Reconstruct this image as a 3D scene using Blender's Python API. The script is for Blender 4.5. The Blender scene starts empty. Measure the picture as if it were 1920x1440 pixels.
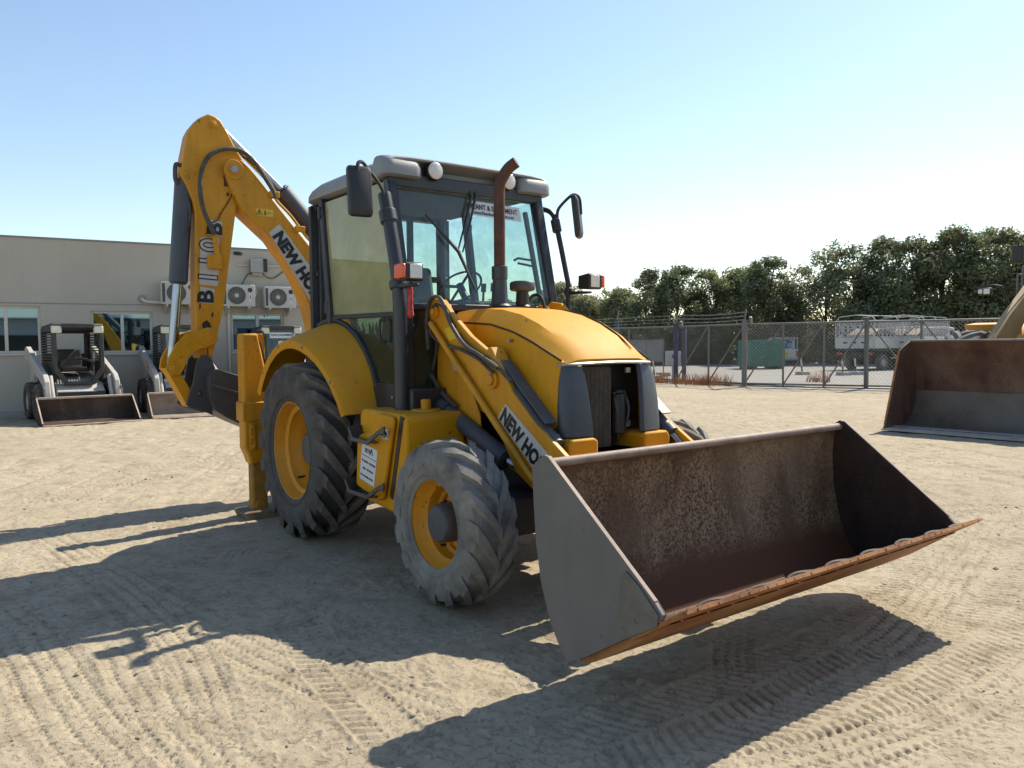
import bpy, bmesh, math, random
import numpy as np
from mathutils import Vector, Matrix, Quaternion

R = math.radians
random.seed(7)
scene = bpy.context.scene
col = scene.collection

# ------------------------------------------------------------------ camera
cam_d = bpy.data.cameras.new('camera')
cam_d.sensor_width = 36.0
cam_d.lens = 27.83
cam_d.clip_end = 2000
cam_o = bpy.data.objects.new('camera', cam_d)
col.objects.link(cam_o)
cam_o.matrix_world = Matrix(((0.60224, -0.03460, 0.79757, 6.0514),
                             (0.79827, 0.03733, -0.60115, -3.4170),
                             (-0.00897, 0.99870, 0.05010, 1.5166),
                             (0, 0, 0, 1)))
scene.camera = cam_o

# ------------------------------------------------------------------ sky and sun
SUN = Vector((-0.12, 0.915, 1.0)).normalized()
world = bpy.data.worlds.new('World')
scene.world = world
world.use_nodes = True
wn = world.node_tree.nodes
wn.clear()
w_out = wn.new('ShaderNodeOutputWorld')
w_bg = wn.new('ShaderNodeBackground')
w_sky = wn.new('ShaderNodeTexSky')
w_sky.sky_type = 'NISHITA'
w_sky.sun_disc = False
w_sky.sun_elevation = math.asin(SUN.z)
w_sky.sun_rotation = math.atan2(SUN.x, SUN.y)
w_sky.altitude = 0
w_sky.air_density = 1.15
w_sky.dust_density = 0.35
w_sky.ozone_density = 0.8
w_bg.inputs['Strength'].default_value = 0.088
world.node_tree.links.new(w_sky.outputs[0], w_bg.inputs[0])
world.node_tree.links.new(w_bg.outputs[0], w_out.inputs[0])

sun_d = bpy.data.lights.new('sun', 'SUN')
sun_d.energy = 3.7
sun_d.angle = R(0.55)
sun_d.color = (1.0, 0.915, 0.76)
sun_o = bpy.data.objects.new('sun', sun_d)
col.objects.link(sun_o)
sun_o.rotation_euler = SUN.to_track_quat('Z', 'Y').to_euler()
sun_o.location = (0, 0, 30)

scene.view_settings.view_transform = 'Standard'
scene.view_settings.look = 'None'
scene.view_settings.gamma = 1.0
scene.view_settings.exposure = 1.05
scene.view_settings.use_curve_mapping = False

# ------------------------------------------------------------------ helpers
class MB:
    def __init__(s):
        s.v, s.f = [], []
    def add(s, vs, fs):
        b = len(s.v)
        s.v += [tuple(map(float, q)) for q in vs]
        s.f += [tuple(b + i for i in f) for f in fs]
        return s
    def box(s, x0, x1, y0, y1, z0, z1):
        return s.add([(x0,y0,z0),(x1,y0,z0),(x1,y1,z0),(x0,y1,z0),(x0,y0,z1),(x1,y0,z1),(x1,y1,z1),(x0,y1,z1)],
                     [(0,3,2,1),(4,5,6,7),(0,1,5,4),(1,2,6,5),(2,3,7,6),(3,0,4,7)])
    def obox(s, c, size, rot=(0, 0, 0)):
        m = Matrix.Translation(c) @ Quaternion_from(rot)
        hx, hy, hz = size[0]/2, size[1]/2, size[2]/2
        vs = [m @ Vector((a*hx, b*hy, d*hz)) for d in (-1, 1) for a, b in ((-1,-1),(1,-1),(1,1),(-1,1))]
        return s.add(vs, [(0,3,2,1),(4,5,6,7),(0,1,5,4),(1,2,6,5),(2,3,7,6),(3,0,4,7)])
    def prism(s, pts, ax, a, b):
        def P(p, v):
            return (v, p[0], p[1]) if ax == 'x' else (p[0], v, p[1]) if ax == 'y' else (p[0], p[1], v)
        n = len(pts)
        vs = [P(p, a) for p in pts] + [P(p, b) for p in pts]
        area = sum(pts[i][0]*pts[(i+1) % n][1] - pts[(i+1) % n][0]*pts[i][1] for i in range(n))
        flip = (area > 0) ^ (ax == 'y') ^ (b < a)
        fs = [tuple(range(n)), tuple(range(2*n-1, n-1, -1))] + [(i, n+i, n+(i+1) % n, (i+1) % n) for i in range(n)]
        if flip:
            fs = [f[::-1] for f in fs]
        return s.add(vs, fs)
    def tube(s, path, r, n=8, cap=True, flat=None):
        pts = [Vector(p) for p in path]
        rs = r if isinstance(r, (list, tuple)) else [r]*len(pts)
        rings, up = [], None
        for i, p in enumerate(pts):
            t = (pts[min(i+1, len(pts)-1)] - pts[max(i-1, 0)]).normalized()
            if up is None:
                up = t.orthogonal().normalized()
            up = (up - t*up.dot(t)).normalized()
            sd = t.cross(up)
            rings.append([p + (up*math.cos(2*math.pi*k/n) + sd*math.sin(2*math.pi*k/n))*rs[i] for k in range(n)])
        return s.loft(rings, cap)
    def loft(s, rings, cap=True, closed=True):
        n = len(rings[0])
        vs = [q for rg in rings for q in rg]
        fs = []
        for i in range(len(rings)-1):
            for k in range(n if closed else n-1):
                a, b = i*n+k, i*n+(k+1) % n
                fs.append((a, b, b+n, a+n))
        if cap and closed:
            fs.append(tuple(range(n-1, -1, -1)))
            fs.append(tuple((len(rings)-1)*n+k for k in range(n)))
        return s.add(vs, fs)
    def cyl(s, p0, p1, r0, r1=None, n=20):
        return s.tube([p0, p1], [r0, r0 if r1 is None else r1], n)
    def lathe(s, prof, c=(0, 0, 0), ax='y', n=48, cap=False):
        rings = []
        for k in range(n):
            t = 2*math.pi*k/n
            ring = []
            for r, a in prof:
                u, w = r*math.cos(t), r*math.sin(t)
                q = (u, a, w) if ax == 'y' else (a, u, w) if ax == 'x' else (u, w, a)
                ring.append((q[0]+c[0], q[1]+c[1], q[2]+c[2]))
            rings.append(ring)
        m = len(prof)
        vs = [q for rg in rings for q in rg]
        fs = [(k*m+i, k*m+i+1, ((k+1) % n)*m+i+1, ((k+1) % n)*m+i) for k in range(n) for i in range(m-1)]
        return s.add(vs, fs)
    def sheet(s, rows, th=None):
        m = len(rows[0])
        if th is None:
            vs = [q for r_ in rows for q in r_]
            return s.add(vs, [(i*m+k, i*m+k+1, (i+1)*m+k+1, (i+1)*m+k) for i in range(len(rows)-1) for k in range(m-1)])
        d = Vector(th)
        rings = [list(map(Vector, r_)) + [Vector(q)+d for q in reversed(r_)] for r_ in rows]
        return s.loft(rings, True)
    def build(s, name, m, parent=None, bevel=0.0, smooth=35, seg=2, kind=None):
        me = bpy.data.meshes.new(name)
        me.from_pydata(s.v, [], s.f)
        me.update()
        bm = bmesh.new()
        bm.from_mesh(me)
        bmesh.ops.recalc_face_normals(bm, faces=bm.faces)
        bm.to_mesh(me)
        bm.free()
        if smooth:
            me.polygons.foreach_set('use_smooth', [True]*len(me.polygons))
            me.set_sharp_from_angle(angle=R(smooth))
        me.materials.append(m)
        o = bpy.data.objects.new(name, me)
        col.objects.link(o)
        if parent is not None:
            o.parent = parent
        if bevel:
            b = o.modifiers.new('bevel', 'BEVEL')
            b.width, b.segments, b.limit_method, b.angle_limit = bevel, seg, 'ANGLE', R(40)
            b.harden_normals = False
        if kind:
            o['kind'] = kind
        return o

def Quaternion_from(rot):
    from mathutils import Euler
    return Euler(rot).to_matrix().to_4x4()

def tag(o, label, cat, group=None):
    o['label'], o['category'] = label, cat
    if group:
        o['group'] = group
    return o

def thing(name, label, cat, loc=(0, 0, 0), rz=0.0, group=None):
    o = bpy.data.objects.new(name, None)
    o.empty_display_size = 0.3
    col.objects.link(o)
    o.location = loc
    o.rotation_euler = (0, 0, rz)
    return tag(o, label, cat, group)

def smooth_path(pts, k=5):
    P = [Vector(p) for p in pts]
    P = [P[0]*2-P[1]] + P + [P[-1]*2-P[-2]]
    out = []
    for i in range(1, len(P)-2):
        a, b, c, d = P[i-1], P[i], P[i+1], P[i+2]
        for j in range(k):
            t = j/k
            out.append(0.5*((2*b)+(c-a)*t+(2*a-5*b+4*c-d)*t*t+(3*b-a-3*c+d)*t**3))
    out.append(P[-2])
    return out

def onx(v, pts): return [(v, a, b) for a, b in pts]
def ony(v, pts): return [(a, v, b) for a, b in pts]

def text(name, body, size, origin, xd, yd, m, parent, bold=0.0, sx=1.0, shear=0.0, align='LEFT', depth=0.0008):
    cu = bpy.data.curves.new(name, 'FONT')
    cu.body, cu.size, cu.offset, cu.shear, cu.align_x = body, size, bold, shear, align
    cu.extrude = depth
    cu.resolution_u = 3
    cu.fill_mode = 'BOTH'
    tmp = bpy.data.objects.new(name, cu)
    col.objects.link(tmp)
    dg = bpy.context.evaluated_depsgraph_get()
    me = bpy.data.meshes.new_from_object(tmp.evaluated_get(dg))
    bpy.data.objects.remove(tmp)
    xd, yd = Vector(xd).normalized(), Vector(yd)
    yd = (yd - xd*yd.dot(xd)).normalized()
    zd = xd.cross(yd)
    M = Matrix((xd*sx, yd, zd)).transposed().to_4x4()
    M.translation = Vector(origin)
    me.transform(M)
    me.materials.clear()
    me.materials.append(m)
    me.name = name
    o = bpy.data.objects.new(name, me)
    col.objects.link(o)
    o.parent = parent
    return o

def copy_tree(o, parent=None):
    c = o.copy()
    col.objects.link(c)
    if parent is not None:
        c.parent = parent
        c.matrix_parent_inverse = o.matrix_parent_inverse
    for ch in list(o.children):
        copy_tree(ch, c)
    return c

# ------------------------------------------------------------------ materials
MATS = {}
def nodes(name):
    m = bpy.data.materials.new(name)
    m.use_nodes = True
    nt = m.node_tree
    b = nt.nodes['Principled BSDF']
    return m, nt, b

def noise(nt, scale, detail=4, rough=0.55, coord=None, dist=0.0, stretch=None):
    n = nt.nodes.new('ShaderNodeTexNoise')
    n.inputs['Scale'].default_value = scale
    n.inputs['Detail'].default_value = detail
    n.inputs['Roughness'].default_value = rough
    n.inputs['Distortion'].default_value = dist
    g = nt.nodes.new('ShaderNodeNewGeometry') if coord is None else None
    src = g.outputs['Position'] if coord is None else coord
    if stretch:
        mp = nt.nodes.new('ShaderNodeMapping')
        mp.inputs['Scale'].default_value = stretch
        nt.links.new(src, mp.inputs['Vector'])
        src = mp.outputs['Vector']
    nt.links.new(src, n.inputs['Vector'])
    return n.outputs['Fac']

def ramp(nt, fac, stops):
    r_ = nt.nodes.new('ShaderNodeValToRGB')
    el = r_.color_ramp.elements
    while len(el) < len(stops):
        el.new(0.5)
    for e, (p, c) in zip(el, stops):
        e.position = p
        e.color = (c, c, c, 1) if isinstance(c, (int, float)) else (*c, 1)
    nt.links.new(fac, r_.inputs[0])
    return r_.outputs[0]

def mixc(nt, fac, a, b):
    n = nt.nodes.new('ShaderNodeMix')
    n.data_type = 'RGBA'
    for sock, val in ((n.inputs[0], fac), (n.inputs[6], a), (n.inputs[7], b)):
        if isinstance(val, (int, float)):
            sock.default_value = val
        elif isinstance(val, tuple):
            sock.default_value = (*val, 1)
        else:
            nt.links.new(val, sock)
    return n.outputs[2]

def mult(nt, a, b, op='MULTIPLY'):
    n = nt.nodes.new('ShaderNodeMath')
    n.operation = op
    n.use_clamp = op == 'MULTIPLY'
    for i, v in enumerate((a, b)):
        if isinstance(v, (int, float)):
            n.inputs[i].default_value = v
        else:
            nt.links.new(v, n.inputs[i])
    return n.outputs[0]

def bump(nt, b, h, strength, dist=0.01):
    n = nt.nodes.new('ShaderNodeBump')
    n.inputs['Strength'].default_value = strength
    n.inputs['Distance'].default_value = dist
    nt.links.new(h, n.inputs['Height'])
    nt.links.new(n.outputs[0], b.inputs['Normal'])

SAND = (0.38, 0.32, 0.235)
def surf(name, base, rough=0.5, metal=0.0, var=0.12, vscale=3.0, dust=0.0, dustcol=SAND, dscale=5.0, chips=0.0, chipcol=(0.10, 0.045, 0.02), bmp=0.0, bscale=60, spec=0.5, coat=0.0, up=0.0, rad=None, streak=0.0):
    """worn surface: tone variation, dust film, chips; all procedural"""
    m, nt, b = nodes(name)
    c = tuple(base)
    v = ramp(nt, noise(nt, vscale, 5, 0.6), [(0.3, tuple(max(0, k*(1-var)) for k in c)), (0.7, tuple(min(1, k*(1+var)) for k in c))])
    if streak:                                             # dirt washed down the surface
        f = mult(nt, ramp(nt, noise(nt, 5.0, 5, 0.6, stretch=(3.0, 3.0, 0.28), dist=0.3), [(0.45, 0.0), (0.72, 1.0)]), streak)
        v = mixc(nt, f, v, tuple(k*0.45+0.02 for k in c))
    if chips:
        f = ramp(nt, noise(nt, 22, 5, 0.65, dist=0.6), [(0.66-chips*0.1, 0.0), (0.70-chips*0.1, 1.0)])
        v = mixc(nt, f, v, chipcol)
    if dust:
        f = ramp(nt, noise(nt, dscale, 6, 0.65, dist=0.3), [(0.30, 0.15), (0.75, 1.0)])
        f = mult(nt, f, dust)
        if up:
            g = nt.nodes.new('ShaderNodeNewGeometry')
            s = nt.nodes.new('ShaderNodeSeparateXYZ')
            nt.links.new(g.outputs['Normal'], s.inputs[0])
            u = ramp(nt, s.outputs[2], [(0.0, 1-up), (0.9, 1.0)])
            f = mult(nt, f, u)
        if rad:                                            # dust rubs on where the tread touches the sand
            tc = nt.nodes.new('ShaderNodeTexCoord')
            sp = nt.nodes.new('ShaderNodeSeparateXYZ')
            nt.links.new(tc.outputs['Object'], sp.inputs[0])
            r2 = mult(nt, mult(nt, sp.outputs[0], 2.0, 'POWER'), mult(nt, sp.outputs[2], 2.0, 'POWER'), 'ADD')
            f = mult(nt, f, ramp(nt, mult(nt, r2, 0.5, 'POWER'), [(rad-0.06, 0.40), (rad-0.02, 1.0)]))
        v = mixc(nt, f, v, dustcol)
        rr = ramp(nt, f, [(0.0, rough), (0.6, min(1, rough+0.35))])
        nt.links.new(rr, b.inputs['Roughness'])
    else:
        rr = ramp(nt, noise(nt, vscale*3, 4), [(0.3, max(0.02, rough-0.08)), (0.7, min(1, rough+0.08))])
        nt.links.new(rr, b.inputs['Roughness'])
    nt.links.new(v, b.inputs['Base Color'])
    b.inputs['Metallic'].default_value = metal
    b.inputs['Specular IOR Level'].default_value = spec
    b.inputs['Coat Weight'].default_value = coat
    b.inputs['Coat Roughness'].default_value = 0.15
    if bmp:
        bump(nt, b, noise(nt, bscale, 5, 0.65), bmp, 0.01)
    MATS[name] = m
    return m

def glass(name, tint, film=None, filmfac=0.0, fscale=4.0, rough=0.02):
    m = bpy.data.materials.new(name)
    m.use_nodes = True
    nt = m.node_tree
    nt.nodes.clear()
    out = nt.nodes.new('ShaderNodeOutputMaterial')
    tr = nt.nodes.new('ShaderNodeBsdfTransparent')
    tr.inputs[0].default_value = (*tint, 1)
    gl = nt.nodes.new('ShaderNodeBsdfGlossy')
    gl.inputs['Roughness'].default_value = rough
    ge = nt.nodes.new('ShaderNodeNewGeometry')
    dt = nt.nodes.new('ShaderNodeVectorMath')
    dt.operation = 'DOT_PRODUCT'
    nt.links.new(ge.outputs['Incoming'], dt.inputs[0])
    nt.links.new(ge.outputs['Normal'], dt.inputs[1])
    ab = mult(nt, dt.outputs['Value'], 0, 'ABSOLUTE')
    pw = mult(nt, mult(nt, 1.0, ab, 'SUBTRACT'), 4.0, 'POWER')
    fres = mult(nt, mult(nt, pw, 0.80), 0.045, 'ADD')
    mx = nt.nodes.new('ShaderNodeMixShader')
    last = tr.outputs[0]
    if film:
        df = nt.nodes.new('ShaderNodeBsdfDiffuse')
        tl = nt.nodes.new('ShaderNodeBsdfTranslucent')
        c = mixc(nt, ramp(nt, noise(nt, fscale, 6, 0.65, dist=0.5), [(0.3, 0.0), (0.75, 1.0)]), film, tuple(min(1, k*1.5) for k in film))
        nt.links.new(c, df.inputs[0])
        nt.links.new(c, tl.inputs[0])
        m2 = nt.nodes.new('ShaderNodeMixShader')
        m2.inputs[0].default_value = 0.55
        nt.links.new(df.outputs[0], m2.inputs[1])
        nt.links.new(tl.outputs[0], m2.inputs[2])
        m3 = nt.nodes.new('ShaderNodeMixShader')
        f = ramp(nt, noise(nt, fscale*1.7, 6, 0.7, dist=0.4), [(0.25, max(0, filmfac-0.18)), (0.75, min(1, filmfac+0.18))])
        nt.links.new(f, m3.inputs[0])
        nt.links.new(tr.outputs[0], m3.inputs[1])
        nt.links.new(m2.outputs[0], m3.inputs[2])
        last = m3.outputs[0]
    nt.links.new(fres, mx.inputs[0])
    nt.links.new(last, mx.inputs[1])
    nt.links.new(gl.outputs[0], mx.inputs[2])
    nt.links.new(mx.outputs[0], out.inputs[0])
    MATS[name] = m
    return m

YEL = surf('yellow_paint', (0.59, 0.268, 0.002), 0.58, var=0.10, vscale=1.6, dust=0.16, up=0.85, dscale=3, spec=0.22, bmp=0.02, bscale=14, chips=0.03, streak=0.22)
YELW = surf('worn_yellow_paint', (0.57, 0.250, 0.002), 0.48, var=0.14, dust=0.16, up=0.6, dscale=6, chips=0.14, spec=0.3, bmp=0.04, bscale=30, streak=0.35)
YELR = surf('wheel_yellow', (0.60, 0.255, 0.002), 0.45, var=0.12, dust=0.10, chips=0.25, spec=0.4)
GREYR = surf('roof_grey', (0.225, 0.23, 0.24), 0.45, var=0.08, dust=0.30, up=0.7, dscale=3, spec=0.5)
CAB = surf('cab_dark_grey', (0.024, 0.027, 0.034), 0.38, var=0.2, dust=0.05, up=0.5, dscale=6)
CABL = surf('cab_trim_grey', (0.047, 0.054, 0.068), 0.45, var=0.15, dust=0.12, up=0.4)
CYL = surf('cylinder_grey', (0.046, 0.054, 0.070), 0.48, var=0.15, dust=0.10, up=0.5, dscale=7)
BLACK = surf('black_plastic', (0.011, 0.011, 0.012), 0.45, var=0.2, dust=0.04)
DARK = surf('dark_interior', (0.020, 0.021, 0.023), 0.7, var=0.2, dust=0.10)
HOSE = surf('hose_rubber', (0.016, 0.016, 0.017), 0.55, dust=0.25, dscale=14)
CHROME = surf('chrome_rod', (0.36, 0.37, 0.39), 0.20, metal=1.0, var=0.05)
STEEL = surf('bare_steel', (0.33, 0.32, 0.31), 0.45, metal=0.7, var=0.15)
RUBBER = surf('tyre_rubber', (0.026, 0.025, 0.024), 0.75, var=0.25, dust=0.90, dustcol=(0.25, 0.222, 0.19), dscale=7, bmp=0.15, bscale=70, rad=0.71)
RUBD = surf('dusty_tyre_rubber', (0.055, 0.054, 0.052), 0.85, var=0.3, vscale=6, dust=0.85, dustcol=(0.33, 0.315, 0.285), dscale=5, bmp=0.25, bscale=60)
GRIME = surf('grimy_yellow_paint', (0.40, 0.19, 0.01), 0.6, var=0.35, vscale=5, dust=0.55, dustcol=(0.10, 0.065, 0.03), dscale=6, chips=0.2)
PAD = surf('muddy_steel', (0.13, 0.095, 0.06), 0.8, var=0.3, vscale=10, dust=0.3)
BUCK = surf('bucket_grey_paint', (0.112, 0.114, 0.116), 0.55, var=0.10, vscale=2.5, dust=0.04, bmp=0.04, bscale=18, streak=0.30, chips=0.02)
HOEB = surf('hoe_bucket_paint', (0.040, 0.042, 0.047), 0.5, var=0.12, vscale=2.5, dust=0.10, up=0.4)
EXH = surf('rusty_pipe', (0.082, 0.034, 0.020), 0.75, var=0.35, vscale=9, bmp=0.2, bscale=50)
RED = surf('red_cloth', (0.45, 0.06, 0.05), 0.9, var=0.3, vscale=30)
WHITE = surf('white_decal', (0.48, 0.47, 0.44), 0.5, var=0.10, vscale=12, dust=0.25, dscale=14)
WCLEAN = surf('white_sheet', (0.60, 0.61, 0.62), 0.5, var=0.04)
INK = surf('black_print', (0.012, 0.012, 0.013), 0.5, var=0.2)
LAMPG = surf('lamp_lens', (0.62, 0.62, 0.58), 0.12, var=0.1, vscale=40, bmp=0.3, bscale=120, coat=0.6)
AMBER = surf('amber_lens', (0.75, 0.09, 0.01), 0.22, var=0.1, coat=0.5)
MIRR = surf('mirror_face', (0.55, 0.57, 0.6), 0.05, metal=1.0, var=0.02)
G_WIND = glass('windscreen_glass', (0.88, 0.955, 0.935), film=(0.22, 0.25, 0.23), filmfac=0.04)
G_SIDE = glass('side_glass', (0.85, 0.945, 0.915))
G_FILM = glass('filmed_glass', (0.45, 0.50, 0.30), film=(0.46, 0.44, 0.24), filmfac=1.25, fscale=3.0)
G_LOW = glass('lower_door_glass', (0.42, 0.52, 0.45), film=(0.10, 0.13, 0.09), filmfac=0.34, fscale=9)

def rust(name, base, dark, light, scale=5.0, speck=0.5, bmp=0.35, pale=(0.36, 0.25, 0.17), band=None, low=None):
    """rusted steel; band = heights between which pale scale clings, low = colour rubbed bare near the floor"""
    m, nt, b = nodes(name)
    big = noise(nt, scale*0.35, 5, 0.6, dist=0.4)
    mid = noise(nt, scale, 6, 0.65, dist=0.3)
    c = mixc(nt, ramp(nt, mid, [(0.35, 0.0), (0.65, 1.0)]), dark, base)
    c = mixc(nt, ramp(nt, big, [(0.42, 0.0), (0.62, 1.0)]), c, light)
    fine = noise(nt, 62, 3, 0.6, dist=0.8)
    f = ramp(nt, fine, [(0.46, 0.0), (0.52, 1.0)])
    patch = ramp(nt, noise(nt, scale*0.8, 6, 0.7, stretch=(1.0, 1.0, 0.35), dist=0.5), [(0.42, 0.0), (0.60, speck)])
    if band:
        g = nt.nodes.new('ShaderNodeNewGeometry')
        sp = nt.nodes.new('ShaderNodeSeparateXYZ')
        nt.links.new(g.outputs['Position'], sp.inputs[0])
        zz = mult(nt, sp.outputs[2], mult(nt, mult(nt, noise(nt, 3.0, 4), 0.5, 'SUBTRACT'), 0.35), 'ADD')
        lo, hi = band
        k = ramp(nt, zz, [(lo, 0.0), (lo+0.12, 1.0), (hi-0.05, 1.0), (hi, 0.25)])
        patch = mult(nt, mult(nt, patch, 0.22, 'ADD'), k)
        c = mixc(nt, ramp(nt, zz, [(lo-0.02, 1.0), (lo+0.16, 0.0)]), c, low)
    c = mixc(nt, mult(nt, f, patch), c, pale)
    nt.links.new(c, b.inputs['Base Color'])
    b.inputs['Roughness'].default_value = 0.70
    b.inputs['Specular IOR Level'].default_value = 0.3
    bump(nt, b, mixc(nt, 0.5, fine, mid), bmp, 0.006)
    MATS[name] = m
    return m
RUSTI = rust('rusty_bucket_steel', (0.110, 0.060, 0.030), (0.052, 0.026, 0.014), (0.155, 0.105, 0.065), 4.5, 0.85, pale=(0.25, 0.170, 0.100), band=(0.36, 0.97), low=(0.090, 0.034, 0.013))
RUSTS = rust('dark_bucket_side', (0.046, 0.026, 0.018), (0.024, 0.014, 0.011), (0.060, 0.036, 0.025), 4.0, 0.18, pale=(0.13, 0.09, 0.07))
RUSTE = rust('orange_rust_edge', (0.30, 0.115, 0.035), (0.16, 0.055, 0.02), (0.36, 0.17, 0.06), 7, 0.25)
RUSTW = rust('brown_rust_bucket', (0.115, 0.055, 0.034), (0.070, 0.030, 0.020), (0.15, 0.095, 0.065), 2.2, 0.25)

# ------------------------------------------------------------------ ground (sand yard with tyre tracks pressed into it)
def vnoise(x, y, seed=0):
    xi, yi = np.floor(x), np.floor(y)
    xf, yf = x-xi, y-yi
    u, w = xf*xf*(3-2*xf), yf*yf*(3-2*yf)
    def h(a, b):
        t = np.sin(a*127.1+b*311.7+seed*74.7)*43758.5453
        return t-np.floor(t)
    return (h(xi, yi)*(1-u)+h(xi+1, yi)*u)*(1-w)+(h(xi, yi+1)*(1-u)+h(xi+1, yi+1)*u)*w

def fbm(x, y, sc, oct_=4, seed=0, g=0.5):
    t, a, n = 0, 1.0, 0
    c, s = math.cos(0.6), math.sin(0.6)
    for i in range(oct_):
        t = t+a*vnoise(x*sc, y*sc, seed+i)
        n += a
        a *= g
        sc *= 2.03
        x, y = x*c-y*s+3.1, x*s+y*c+1.7
    return t/n-0.5

TRACKS = [  # path on the ground, width, tread kind
    ([(-1.698,-2.678),(-0.068,-2.459),(1.025,-2.294),(1.811,-2.156),(2.404,-2.035),(2.869,-1.923),(3.333,-1.816),(3.735,-1.711),(4.18,-1.595)], 0.36, 'rib'),
    ([(-1.15,-2.587),(0.334,-2.462),(1.356,-2.398),(2.098,-2.422),(2.721,-2.522),(3.167,-2.62),(3.56,-2.726)], 0.30, 'rib'),
    ([(0.27,-3.159),(1.082,-3.011),(1.823,-2.972),(2.391,-2.943),(2.97,-2.872),(3.429,-2.804)], 0.34, 'rib'),
    ([(1.427,-2.576),(2.105,-2.615),(2.702,-2.622),(3.197,-2.582),(3.58,-2.563)], 0.30, 'rib'),
    ([(3.314,0.203),(3.678,-0.317),(3.989,-0.668),(4.271,-0.897),(4.568,-1.046)], 0.20, 'rib'),
    ([(3.883,-1.703),(3.92,-1.313),(3.945,-0.806),(3.927,-0.207),(3.886,0.523),(3.693,1.632),(3.467,2.592)], 0.42, 'lug'),
    ([(4.324,-1.358),(4.309,-0.781),(4.317,-0.168),(4.296,0.572),(4.192,1.597),(4.025,2.831)], 0.42, 'lug'),
    ([(4.082,-0.107),(3.99,0.653),(3.785,1.572),(3.401,3.012),(2.886,5.059)], 0.30, 'rib'),
    ([(4.223,-1.38),(4.4,-0.982),(4.539,-0.419),(4.612,0.207),(4.595,1.174)], 0.30, 'rib'),
    ([(0.524,-1.725),(0.025,-1.406),(-0.128,-1.05),(-0.027,-0.631)], 0.22, 'rib'),
    ([(1.739,-1.776),(2.039,-1.804),(2.438,-1.886),(3.1,-1.961),(3.648,-2.004)], 0.25, 'lug'),
    ([(-6.031,-2.931),(-4.827,-2.138),(-4.641,-1.289),(-4.838,-0.257),(-4.887,0.644)], 0.34, 'rib'),
    ([(-3.155,-3.06),(-3.152,-2.437),(-3.698,-1.647),(-3.642,-0.732)], 0.34, 'lug'),
    ([(-8.827,-2.529),(-8.407,-1.322),(-8.212,0.024),(-7.525,1.161)], 0.40, 'rib'),
    ([(1.06,4.294),(0.666,6.326),(0.956,7.427),(2.052,7.59)], 0.35, 'rib'),
    ([(2.831,2.583),(2.776,3.769),(2.972,4.368),(3.447,4.584)], 0.35, 'lug'),
    ([(-3.171,7.985),(-4.009,11.12),(-3.613,13.581),(-3.187,15.16)], 0.40, 'rib'),
    ([(-8.951,13.29),(-4.952,11.098),(-2.48,8.754),(-0.909,7.047)], 0.40, 'rib'),
]
def track_height(X, Y, H, path, width, kind, seed):
    P = np.array([(q.x, q.y) for q in smooth_path([(a, b, 0) for a, b in path], 10)])
    seg = np.linalg.norm(np.diff(P, axis=0), axis=1)
    S = np.concatenate([[0], np.cumsum(seg)])
    n = max(20, int(S[-1]/0.06))
    s_ = np.linspace(0, S[-1], n)
    P = np.stack([np.interp(s_, S, P[:, 0]), np.interp(s_, S, P[:, 1])], 1)
    T = np.gradient(P, axis=0)
    T /= np.linalg.norm(T, axis=1)[:, None]
    w = width*0.75
    idx = np.where((X > P[:, 0].min()-w) & (X < P[:, 0].max()+w) & (Y > P[:, 1].min()-w) & (Y < P[:, 1].max()+w))[0]
    for ch in np.array_split(idx, max(1, len(idx)*n//6000000+1)):
        if not len(ch):
            continue
        dx = X[ch][:, None]-P[None, :, 0]
        dy = Y[ch][:, None]-P[None, :, 1]
        k = np.argmin(dx*dx+dy*dy, 1)
        ex, ey = X[ch]-P[k, 0], Y[ch]-P[k, 1]
        d = ex*-T[k, 1]+ey*T[k, 0]
        s = s_[k]+ex*T[k, 0]+ey*T[k, 1]
        near = np.abs(ex*T[k, 0]+ey*T[k, 1]) < 0.08
        a = np.abs(d)/(width/2)
        m = np.clip((1.12-a)/0.16, 0, 1)*near
        fade = np.clip(0.85+2.0*fbm(X[ch], Y[ch], 1.3, 3, seed), 0.0, 1.0)*np.clip(s/0.4, 0, 1)*np.clip((S[-1]-s)/0.4, 0, 1)
        if kind == 'rib':
            ser = 0.006*np.sign(np.sin(2*np.pi*s/0.050))
            nl = 4
            q = (d/width*nl+0.5*(nl % 2)+ser*nl/width)
            q = (q-np.round(q-0.5)-0.5)*width/nl
            pat = -0.017*np.exp(-(q/0.0100)**2)*np.clip(0.6+0.9*np.sin(2*np.pi*s/0.055+1.0), 0.3, 1)
            pat = pat+0.004*np.clip(2*np.sin(2*np.pi*s/0.050+0.8*a), -1, 1)*(a > 0.70)
        else:
            w2 = np.sin(2*np.pi*(s+0.45*np.abs(d))/0.062)
            pat = -0.011*np.clip((w2-0.15)*2.5, 0, 1)*(a > 0.10)
        rim = 0.005*np.exp(-((a-1.12)/0.10)**2)*near
        keep = 1-0.8*m*fade
        H[ch] = H[ch]*keep+fade*(m*(pat-0.004)+rim)
    return H

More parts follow.
